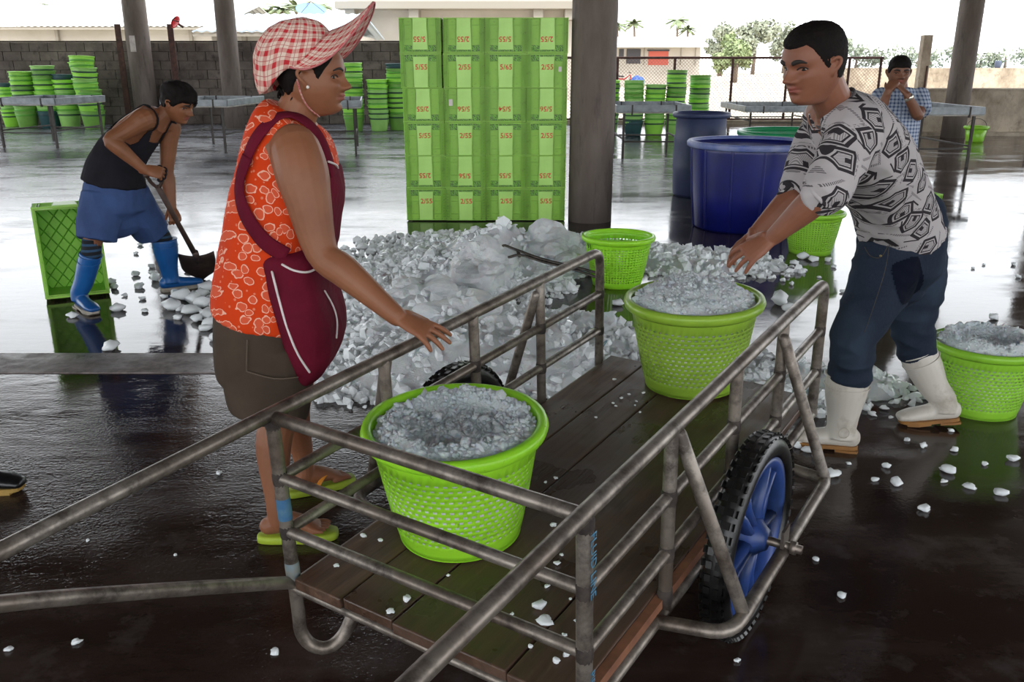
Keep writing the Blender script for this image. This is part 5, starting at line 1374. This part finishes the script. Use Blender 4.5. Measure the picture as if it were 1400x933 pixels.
    b = t.mix(gv, b, srgb('3d4a5c'))
    t.set(Base_Color=b, Roughness=.9, Specular_IOR_Level=.12); t.bump(t.noise(240, 2, .5), .15, .002); DEN = t.m
    mb = MB()
    mb.tube([P(1236, 300, 3.38), P(1233, 325, 3.38), P(1228, 365, 3.38), P(1226, 388, 3.38)], [(.155, .138), (.162, .146), (.165, .142), (.12, .09)], 24, ref=L, sub=4, exp=2.3, dome=True)
    mb.tube([P(1218, 345, 3.31), P(1203, 390, 3.27), P(1183, 430, 3.22), P(1167, 465, 3.2), P(1164, 500, 3.25), P(1161, 516, 3.27)], [.122, .114, .096, .084, .081, .079], 22, sub=4)
    mb.tube([P(1248, 345, 3.46), P(1252, 395, 3.48), P(1247, 435, 3.51), P(1250, 465, 3.53), P(1254, 484, 3.54)], [.12, .105, .088, .078, .072], 22, sub=4)
    jn = cloth(mb, 'jeans', base, w, DEN, .0058, 3, (.009, 9, (.6, .6, 1.7), 7.0))
    bm = bmesh.new(); bm.from_mesh(jn.data); bm.normal_update(); c0 = P(1240, 382, 3.2)
    def inpatch(p):
        q = p + base - c0; u = q.x * .93 + q.z * .35; v = q.z * .93 - q.x * .35
        return abs(u / .062) ** 4 + abs(v / .085) ** 4 < 1 and q.y < .14
    bmesh.ops.delete(bm, geom=[f for f in bm.faces if not (inpatch(f.calc_center_median()) and f.normal.y < -.1)], context='FACES')
    for v in bm.verts: v.co += v.normal * .0025
    me = bpy.data.meshes.new('dark_patch'); bm.to_mesh(me); bm.free(); me.materials.clear(); smooth_me(me); link('dark_patch', me, M('denim_patch', '0c111e', .92, Specular_IOR_Level=.1), jn)
    SEAM = M('denim_seam', '3f3a30', .9); pass
    def on_tube(pts, name, r, mt, par=jn): MB().tube([P(*q_) - base for q_ in pts], r, 6, sub=5).build(name, mt, par)
    on_tube([(1182, 338, 3.245), (1190, 350, 3.21), (1204, 352, 3.185), (1214, 336, 3.19)], 'pocket_seam', .0014, SEAM)
    on_tube([(1216, 334, 3.185), (1210, 370, 3.155), (1196, 415, 3.12), (1182, 455, 3.10)], 'side_seam', .0011, SEAM)
    on_tube([(1216, 336, 3.19), (1245, 338, 3.20), (1275, 336, 3.26)], 'yoke_seam', .0012, SEAM)
    on_tube([(1240, 318, 3.205), (1241, 332, 3.20)], 'belt_loop', .004, DEN)
    vs, fs = blob(.005, 1, jit=0, sub=1); pp = P(1204, 350, 3.178); MB().add([v_ + pp - base for v_ in vs], fs, sm=True).build('rivet', M('brass', '8a7a55', .4, metal=.7), jn)
    # white rubber boots
    WB = NT('white_rubber'); b = WB.mix(WB.math('MULTIPLY', WB.ramp(WB.noise(6, 5, .7), .5, .75), .8), srgb('c2bcb2'), srgb('7d6e5c')); WBm = WB.set(Base_Color=b, Roughness=.45); WB.bump(WB.noise(12, 3, .5), .15, .006)
    TAN = M('tan_sole', '94662f', .6, '7a5226', 9)
    b1, d, lat, up = boot(w, base, G(1171, 617), G(1080, 606), P(1160, 511, 3.27), WBm, TAN, .084, .058, 'boot')
    hh = G(1309, 583) ; hh.z = .022
    b2_, d2, lat2, up2 = boot(w, base, hh, G(1229, 580), P(1253, 479, 3.54), WBm, TAN, .076, .054, 'boot')
    # emblem on ankle and ink stamp on the shaft
    ctr = P(1146, 584, 3.27) ; ctr.y = 3.205
    dm = M('boot_emblem', 'b0a696', .5)
    MB().tube([ctr + Vector((math.cos(a) * .021, 0, math.sin(a) * .021)) - base for a in [2 * math.pi * k / 20 for k in range(20)]], .0016, 6, closed=True).build('ankle_emblem', dm, b1)
    me = text_mesh('S', .045, 'ink_stamp'); me.materials.append(M('blue_ink', '3f8fc0', .5)); pst = P(1166, 519, 3.185); link('ink_stamp', me, None, b1, pst - base, (R(84), 0, R(4)))
    return w
young_man()

# ---------------------------------------------------------------- man shovelling
def shoveller():
    base = Vector((-2.5, 5.58, 0)); F = Vector((.86, -.5, 0)).normalized(); L = Vector((-F.y, F.x, 0))
    hd = Head(P(243, 141, 5.60), (.90, -.28, -.42), HH=.232, nose=1.0)
    mb = MB(); hd.add(mb)
    nb = P(222, 160, 5.60)
    mb.tube([nb + Vector((-.05, 0, -.05)), nb, hd.w(-.14, 0, -.22)], [.07, .057, .055], 16, sub=3)
    path = [P(160, 262, 5.58), P(163, 225, 5.58), P(182, 190, 5.60), P(208, 164, 5.60)]
    mb.tube(path, [(.145, .105), (.135, .1), (.155, .112), (.14, .085)], 22, ref=L, sub=4, dome=True)
    sR, sL = P(197, 163, 5.46), P(232, 172, 5.74)
    eR, wR = P(151, 192, 5.32), P(198, 233, 5.36); eL, wL = P(228, 234, 5.74), P(235, 283, 5.70)
    for s_, e_, w_, in_ in ((sR, eR, wR, P(205, 165, 5.55)), (sL, eL, wL, P(218, 165, 5.66))):
        mb.tube([in_, s_, s_.lerp(e_, .3), s_.lerp(e_, .65), e_, e_.lerp(w_, .28), e_.lerp(w_, .7), w_], [.06, .068, .058, .05, .043, .046, .035, .028], 16, sub=4, dome=True)
    gr = P(211, 234, 5.38)
    hand(mb, wR, gr - wR + Vector((.02, -.01, -.005)), (.2, -.8, .5), side=1, curl=(.75, .8, .8, .8), spread=.04, thumb=(.8, .4, -.6))
    hand(mb, wL, P(241, 303, 5.66) - wL, (.5, -.7, .2), side=-1, curl=(.85, .9, .9, .9), spread=.04, thumb=(.5, .3, -.8))
    for h_, k_, t_, b_ in ((P(140, 275, 5.50), P(127, 330, 5.42), P(124, 352, 5.40), G(112, 422)), (P(180, 275, 5.66), P(213, 314, 5.83), P(223, 332, 5.86), G(234, 397))):
        mb.tube([h_, k_, t_, b_ + Vector((0, 0, .1))], [.09, .058, .045, .034], 14, sub=4, dome=True)
    w = finish_body(mb, 'person', base, hd, SK3, .0042, 2)
    tag(w, 'person in charcoal vest, blue shorts and blue boots bending over a shovel', 'person')
    hd.face_parts(w, base, .6)
    mb = MB()
    hd.hair(mb, lambda th, z, p: z - np.interp(th, [0, .4, .8, 1.1, 1.3, 1.5, 1.65, 1.85, 3.2], [.17, .17, .16, .08, -.04, -.06, .05, -.16, -.30]), lambda th, z: .035 + .05 * smoothstep(.05, .35, z), 7, .05)
    h_ = mb.mesh('hair'); h_.transform(Matrix.Translation(-base)); link('hair', h_, HAIR, w)
    rg = random.Random(5); mb = MB()
    for k in range(30):
        th = rg.uniform(-1.2, 1.2); p = hd.local(th, rg.uniform(.15, .40)); q = p + Vector((.05, rg.uniform(-.05, .05), -.07)); p0 = p * 1.05
        mb.tube([hd.w(*p0) - base, hd.w(*(p0.lerp(q, .5) + Vector((.04, 0, .02)))) - base, hd.w(*q) - base], [.007, .005, .001], 5, sub=3)
    tag(mb.build('fringe_locks', HAIR, w), kind='stuff')
    # vest
    VEST = M('charcoal_knit', '1d1c20', .9, '242228', 6, Specular_IOR_Level=.12)
    mb = MB()
    mb.tube([P(156, 250, 5.58), P(158, 232, 5.58), P(166, 212, 5.59), P(180, 192, 5.60)], [(.188, .170), (.174, .148), (.162, .128), (.150, .112)], 26, ref=L, sub=5, exp=2.3, dome=False)
    vt = cloth(mb, 'vest', base, w, VEST, .006, 4, (.006, 8, (1, 1, 1), 3.0))
    # upper part of the vest hugs the shoulders: skin surface pushed out, with arm holes and neck scoop
    C = P(206, 164, 5.60); A = (P(208, 164, 5.60) - P(182, 190, 5.60)).normalized(); Fr = L.cross(A); bm = bmesh.new(); bm.from_mesh(w.data); bm.normal_update()
    def keep(p):
        q = p + base - C; h, l, f = q.dot(A), q.dot(L), q.dot(Fr)
        if h < -.19 or h > .12: return False
        for a_, b_ in ((sL, eL), (eL, wL), (sR.lerp(eR, .3), eR), (eR, wR)):
            k = max(0, min(1, (p + base - a_).dot(b_ - a_) / (b_ - a_).length_squared))
            if (p + base - a_.lerp(b_, k)).length < .075 and k > .12: return False
        if abs(l) > .118 - .05 * smoothstep(-.14, .02, h) + .055 * smoothstep(-.11, -.19, h): return False
        if h > -.02 and abs(l) < .045: return False
        if f > .0 and h > -.085 + .5 * abs(l) * 0 and abs(l) < .05: return False
        return True
    dead = [f for f in bm.faces if not all(keep(v.co) for v in f.verts)]; bmesh.ops.delete(bm, geom=dead, context='FACES')
    for v in bm.verts: v.co += v.normal * .006
    me = bpy.data.meshes.new('vest_yoke'); bm.to_mesh(me); bm.free(); me.materials.clear(); smooth_me(me); o = link('vest_yoke', me, VEST, vt); m = o.modifiers.new('s', 'SOLIDIFY'); m.thickness = .005; m.offset = 0
    # shorts
    t = NT('blue_shorts'); t.set(Base_Color=t.mix(t.ramp(t.noise(5, 4, .6), .35, .65), srgb('33456b'), srgb('3d5280')), Roughness=.8, Specular_IOR_Level=.2); SHM = t.m
    mb = MB()
    mb.tube([P(157, 246, 5.58), P(157, 258, 5.58), P(157, 285, 5.58), P(160, 300, 5.58)], [(.160, .140), (.176, .158), (.19, .17), (.15, .12)], 24, ref=L, sub=4, exp=2.3, dome=True)
    mb.tube([P(144, 270, 5.52), P(137, 300, 5.47), P(133, 328, 5.43)], [.135, .128, .118], 20, sub=4)
    mb.tube([P(174, 268, 5.64), P(194, 296, 5.74), P(207, 316, 5.82)], [.135, .125, .112], 20, sub=4)
    st = cloth(mb, 'shorts', base, w, SHM, .0065, 4, (.008, 7, (1.3, 1.3, .5), 2.0))
    for off in (0, 5):
        MB().tube([P(126 + off, 250, 5.435) - base, P(123 + off, 285, 5.40) - base, P(119 + off, 325, 5.345) - base], [(.003, .006)] * 3, 6, sub=5, ref=Vector((-.5, -1, 0))).build('side_stripe', M('stripe_white', 'c9c6cc', .7), st)
    # socks and boots
    BB = M('blue_rubber', '164a85', .3, '1c5896', 7); WS = M('pale_sole', 'b5aca0', .6, '8c8478', 9)
    t = NT('striped_sock'); z_ = t.sep(t.tc.outputs['Object'])[2]; b = t.mix(t.math('GREATER_THAN', t.math('FRACT', t.math('MULTIPLY', z_, 28.0)), .6), srgb('14161c'), srgb('2a4a66')); t.set(Base_Color=b, Roughness=.9)
    boot(w, base, G(106, 419), G(131, 431), P(124, 348, 5.40), BB, WS, .066, .052)
    boot(w, base, G(221, 399), G(276, 391), P(224, 327, 5.86), BB, WS, .084, .056)
    MB().tube([P(126, 328, 5.42) - base, P(124, 352, 5.40) - base], [.058, .060], 18).build('sock', t.m, w)
    MB().tube([P(214, 312, 5.83) - base, P(222, 330, 5.855) - base], [.062, .07], 18).build('sock', t.m, w)
    # shovel
    WD = M('shovel_wood', '4a362c', .6, '382821', 12); IR = M('shovel_iron', '5a4a44', .5, '3a2f2b', 10, metal=.4)
    sv = empty('shovel', G(272, 381), label='short D-handled shovel with rusty blade pushed under the ice', cat='shovel'); so = sv.location
    a_, b_ = P(216, 256, 5.45), P(268, 350, 5.93)
    MB().tube([a_ - so, a_.lerp(b_, .5) - so, b_ - so], [.018, .016, .019], 12).build('shaft', WD, sv)
    MB().tube([P(*q) - so for q in ((217, 258, 5.455), (207, 250, 5.42), (200, 240, 5.37))], .011, 10, sub=4).build('grip_arm', WD, sv)
    MB().tube([P(*q) - so for q in ((217, 258, 5.455), (222, 246, 5.44), (220, 233, 5.40))], .011, 10, sub=4).build('grip_arm', WD, sv)
    MB().tube([P(199, 240, 5.37) - so, P(221, 233, 5.40) - so], .014, 10, dome=True).build('grip_bar', WD, sv)
    Gd = []; top = P(268, 350, 5.93); tip = G(276, 383); tip.z = .012; ax_ = (tip - top); lat = Vector((1, .35, .0)).normalized(); nm = ax_.cross(lat).normalized()
    for j in range(9):
        k = j / 8; wd = .118 * (1 if k < .55 else math.sqrt(max(.02, 1 - ((k - .55) / .47) ** 2))); row = []
        for i in range(13):
            s = -1 + i / 6; row.append(top + ax_ * k * 1.05 + lat * wd * s - nm * (.03 * s * s - .0) - so)
        Gd.append(row)
    V_ = [v for r in Gd for v in r]; Fq = [(j * 13 + i, j * 13 + i + 1, (j + 1) * 13 + i + 1, (j + 1) * 13 + i) for j in range(8) for i in range(12)]
    o = MB().add(V_, Fq, sm=True).build('blade', IR, sv); m = o.modifiers.new('s', 'SOLIDIFY'); m.thickness = .004
    MB().tube([top - ax_ * .15 - so, top - so, top + ax_ * .3 - so], [.022, .023, .012], 12).build('socket', IR, sv)
shoveller()

# ---------------------------------------------------------------- man in the checked shirt
def checked_man():
    Y = 6.8; base = Vector((P(1232, 150, Y).x, Y, 0))
    hd = Head(P(1229, 99, Y - .02), (-.18, -1, -.08), HH=.222)
    mb = MB(); hd.add(mb)
    mb.tube([P(1231, 132, Y), P(1230, 118, Y), P(1229, 105, Y)], [.062, .056, .053], 14, sub=2)
    sections(mb, [(122, 1212, 1250, .08), (140, 1208, 1254, .1), (190, 1210, 1250, .1), (215, 1209, 1250, .1)], Y)
    for sh, el, wr, tip, sd in (((1203, 131, 6.78), (1201, 160, 6.62), (1214, 125, 6.57), (1222, 112, 6.60), 1), ((1259, 132, 6.78), (1255, 158, 6.60), (1240, 130, 6.56), (1228, 115, 6.60), -1)):
        s_, e_, w_ = P(*sh), P(*el), P(*wr)
        mb.tube([s_, s_.lerp(e_, .5), e_, e_.lerp(w_, .4), w_], [.058, .048, .04, .038, .027], 12, sub=3, dome=True)
        hand(mb, w_, P(*tip) - w_, (sd * -.8, -.8, .1), side=sd, curl=(.7, .75, .8, .8), spread=.03)
    for x in (1221, 1244):
        a, b_ = P(x, 220, Y), P(x, 335, Y); mb.tube([a, Vector((a.x, Y, .48)), Vector((a.x, Y, .1))], [.075, .055, .04], 12, sub=3, dome=True)
        mb.tube([Vector((a.x, Y + .05, .04)), Vector((a.x, Y - .08, .045)), Vector((a.x, Y - .17, .03))], [.036, .036, .03], 12, sub=3, dome=True)
    w = finish_body(mb, 'person', base, hd, SK4, .0048, 2)
    tag(w, 'person in blue checked shirt holding both hands to the mouth', 'person')
    hd.face_parts(w, base, .6)
    mb = MB(); hd.hair(mb, lambda th, z, p: z - np.interp(th, [0, .5, .9, 1.2, 1.45, 1.65, 1.85, 3.2], [.17, .18, .14, .0, -.05, .05, -.16, -.3]), lambda th, z: .018 + .03 * smoothstep(.1, .4, z), 8, .02)
    h_ = mb.mesh('hair'); h_.transform(Matrix.Translation(-base)); link('hair', h_, HAIR, w)
    t = NT('blue_check'); s = t.sep(t.tc.outputs['Object'])
    k1 = t.math('LESS_THAN', t.math('FRACT', t.math('MULTIPLY', s[0], 38.0)), .42); k2 = t.math('LESS_THAN', t.math('FRACT', t.math('MULTIPLY', s[2], 38.0)), .42)
    t.set(Base_Color=t.mix(t.math('MULTIPLY', t.math('ADD', k1, k2), .5), srgb('aab4c4'), srgb('33476e')), Roughness=.85)
    mb = MB()
    sections(mb, [(120, 1216, 1246, .075), (125, 1206, 1256, .10), (136, 1200, 1261, .115), (160, 1204, 1256, .125), (190, 1206, 1252, .13), (203, 1206, 1251, .13)], Y)
    mb.tube([P(1206, 130, 6.79), P(1201, 143, 6.72), P(1199, 152, 6.68)], [.07, .072, .07], 16, sub=3); mb.tube([P(1256, 130, 6.79), P(1258, 143, 6.71), P(1258, 152, 6.66)], [.07, .072, .07], 16, sub=3)
    sh = cloth(mb, 'shirt', base, w, t.m, .007, 4, (.005, 9, (1, 1, .6), 3.0))
    MB().tube([P(*q) - base for q in ((1223, 120, 6.74), (1231, 136, 6.685), (1232, 165, 6.672), (1231, 198, 6.668))], .003, 6, sub=4).build('button_band', M('shirt_placket', '7f8aa0', .8), sh)
    mb = MB(); sections(mb, [(198, 1208, 1249, .125), (215, 1207, 1250, .13), (232, 1209, 1249, .12)], Y)
    for x in (1219, 1240): mb.tube([P(x, 225, Y), P(x, 255, Y), P(x, 275, Y)], [.10, .095, .09], 16, sub=3)
    cloth(mb, 'shorts', base, w, M('olive_shorts', '5c5a48', .85, '4c4a3c', 8), .007, 4, (.005, 8, (1, 1, .5), 1.0))
    c_ = P(1242, 133, 6.565); MB().lathe([(.031, -.011), (.034, -.008), (.034, .008), (.031, .011)], 18, M_=Vector((P(1240, 130, 6.56) - P(1255, 158, 6.6))).normalized().to_track_quat('Z', 'Y').to_matrix(), c=c_ - base).build('wrist_watch', M('watch_steel', 'c9c4b8', .3, metal=.8), w)
checked_man()
# ================================================================ SMALL THINGS
# rubber shoe at the edge of the frame
BR = M('black_rubber', '141416', .3); TANW = M('tan_welt', '9a7c3c', .6)
heel, toe = G(-62, 668), G(31, 672)
bo = empty('rubber_boot', heel, label='toe of a shiny black rubber boot standing near the cart handle', cat='boot')
class _R: pass
b_, d_, l_, u_ = boot(bo, heel, heel, toe, heel + (toe - heel).normalized() * .07 + Vector((0, 0, .33)), BR, TANW, .075, .055, 'upper')
# iron tongs on the ice heap
IRN = M('tong_iron', '5c5650', .35, '3c3733', 20, metal=.7)
a, b = P(690, 345, 6.0), P(812, 374, 5.6)
tg = empty('ice_tongs', a, label='pair of long iron ice tongs lying on the ice heap', cat='tongs'); o_ = tg.location
def PT(*q): return P(*q) - o_
MB().tube([PT(684, 349, 6.02), PT(688, 336, 6.04), PT(704, 341, 6.0), PT(740, 354, 5.86), PT(780, 364, 5.72), PT(815, 373, 5.58)], .0095, 8, sub=4, dome=True).build('arm', IRN, tg)
MB().tube([PT(682, 347, 5.99), PT(694, 352, 5.98), PT(712, 349, 5.95), PT(745, 359, 5.83), PT(785, 369, 5.68), PT(815, 379, 5.56)], .0095, 8, sub=4, dome=True).build('arm', IRN, tg)
MB().tube([PT(682, 347, 5.99), PT(680, 350, 6.0), PT(684, 349, 6.02)], .009, 8, sub=3, dome=True).build('hook', IRN, tg)
MB().tube([PT(708, 343, 5.99), PT(710, 350, 5.955)], .013, 8, dome=True).build('pivot', IRN, tg)
# loose pieces of ice: every one is a thing
LOOSE = []
for s in range(8):
    rg = random.Random(90 + s); v, f = blob(1, 200 + s, (1.2, rg.uniform(.8, 1.0), rg.uniform(.55, .75)), .3, 2)
    zmin = min(p.z for p in v) * .8; me = MB().add([(p.x, p.y, max(p.z, zmin) - zmin) for p in v], f, sm=True).mesh('ice_piece'); me.materials.append(ICE); LOOSE.append(me)
def loose(lst, label, group, r0=.028, plane=None, seed=0):
    rg = random.Random(seed)
    for q in lst:
        px, py = q[0], q[1]; s = (q[2] if len(q) > 2 else 1.0) * r0 * rg.uniform(.75, 1.2)
        if plane is None:
            g = G(px, py)
            if heap_h(g.x, g.y) > -.025: continue
        else: g = plane(px, py)
        o = link('ice_piece', LOOSE[rg.randrange(8)], None, None, g, (0, 0, rg.random() * 6.28)); o.scale = (s,) * 3
        if plane is not None: o.rotation_euler = (CR @ Euler((0, 0, rg.random() * 6.28)).to_matrix()).to_euler()
        tag(o, label, 'ice', group)
rg = random.Random(44)
left = [(191, 394, 1.3), (185, 377, .8), (152, 388), (157, 395), (171, 405, .5), (161, 425, 1.3), (195, 410, .7), (198, 427, .8), (99, 434, .9), (152, 478, 1.1), (235, 423, 1.4), (250, 410, 1.5), (265, 416, 1.3), (247, 424), (262, 428, 1.2), (278, 421, 1.5), (285, 435, 1.3), (270, 440), (292, 412, 1.2), (232, 372, .9), (210, 376, .9), (207, 366, .8), (213, 384, 1.1), (284, 398, 1.3), (290, 447, 1.1), (258, 372, .9), (192, 336, .6), (186, 348, .6), (240, 402), (276, 406, 1.1), (294, 424, 1.0), (281, 452, .9), (295, 466, 1.0), (225, 408, .7), (243, 437, .7)]
loose(left, 'grey ice lump on the wet floor around the shovelling person\'s boots', 'loose ice around the shoveller', .036, seed=1)
right = [(1137, 652, 1.1), (1225, 662, 1.1), (1295, 645, 1.2), (1264, 698, 1.1), (1262, 612, .8), (1196, 658, .5), (1326, 668, .9), (1368, 677, .8), (1212, 640, .7), (1305, 617, .6), (1346, 636, .7), (1385, 630, 1.1), (1372, 520, 1.2), (1386, 505), (1376, 555, .9), (1392, 540, .8), (1358, 437, 1.3), (1330, 441, .5), (1386, 363), (1330, 368, .6), (1345, 363, .5), (1392, 380, 1.0), (1090, 610, 1.2), (1105, 618, 1.0), (1116, 627, .8), (1176, 560, 1.0), (1192, 568, .9), (1208, 560, .9), (1204, 545), (1222, 548, .8), (1388, 462), (1370, 448, .8), (1115, 766, .6), (1160, 635, .5), (1290, 660, .5), (1240, 603, .6), (1218, 572, .6), (1300, 590, .5)]
loose(right, 'clear ice piece on the dark wet floor around the white boots', 'loose ice around the white boots', .022, seed=2)
mid = [(1098, 354, 1.6), (1112, 357, 1.3), (1062, 362, 1.2), (1075, 366, 1.3), (1086, 362, 1), (1050, 372, 1.2), (1058, 377, 1.1), (1070, 385, .7), (1082, 390, .7), (1132, 357, .9), (1140, 366, .6), (887, 378, 1.5), (905, 392, 1.0), (878, 372, 1.2), (870, 405, .9), (845, 418, .9), (838, 430, .8), (915, 372, 1.0), (940, 375, .9), (1065, 417, 1.6), (1078, 425, .9), (1152, 400, .6), (985, 372), (1010, 365, 1.1), (1025, 372, .9), (1040, 360, 1.1), (1120, 380, .6), (1000, 385, .7), (960, 382, .7), (1030, 350, 1.1), (1045, 348, 1.0), (1018, 342, 1.1)]
loose(mid, 'white ice lump on the wet floor by the empty baskets', 'loose ice by the empty baskets', .032, seed=3)
near = [(300, 648, .8), (105, 880, .7), (376, 893, .7), (12, 890, .5), (120, 740, .4), (240, 760, .4), (1150, 816, .7), (1008, 905, .5), (455, 480, 1.4), (470, 505, 1.2), (502, 520, 1.6), (446, 505, 1), (490, 512, 1.1), (440, 470, 1.0)]
loose(near, 'small ice chip on the dark floor beside the cart', 'loose ice beside the cart', .018, seed=4)
oc = CR.transposed() @ (Vector((0, 0, CAMH)) - CT)
def bedpt(px, py):
    d = CR.transposed() @ ray(px, py); t_ = (0.0005 - oc.z) / d.z; return CT + CR @ (oc + d * t_)
bedl = [(738, 831, 1.3), (744, 853, 1.5), (556, 821, 1.1), (564, 742, .8), (520, 740, .7), (497, 735, .6), (775, 896, 1.0), (534, 838, .7), (560, 800, .8), (460, 775, .6), (757, 720, .8), (613, 788, .5), (715, 865, .6), (735, 868, .7), (760, 905, .8), (746, 878, .6), (700, 842, .5), (780, 820, .5), (748, 803, .5), (762, 772, .6), (768, 760, .5), (765, 750, .5), (840, 520, .7), (746, 660, .5), (760, 655, .6), (838, 552, .5), (870, 550, .5), (850, 545, .6), (860, 540, .6), (842, 556, .5), (875, 565, .5), (868, 555, .4), (815, 572, .4), (880, 538, .6), (744, 845, .6), (725, 885, .6), (772, 870, .5), (788, 850, .5)]
loose(bedl, 'small ice crumb lying on the wet cart planks', 'ice crumbs on the cart planks', .011, bedpt, 5)
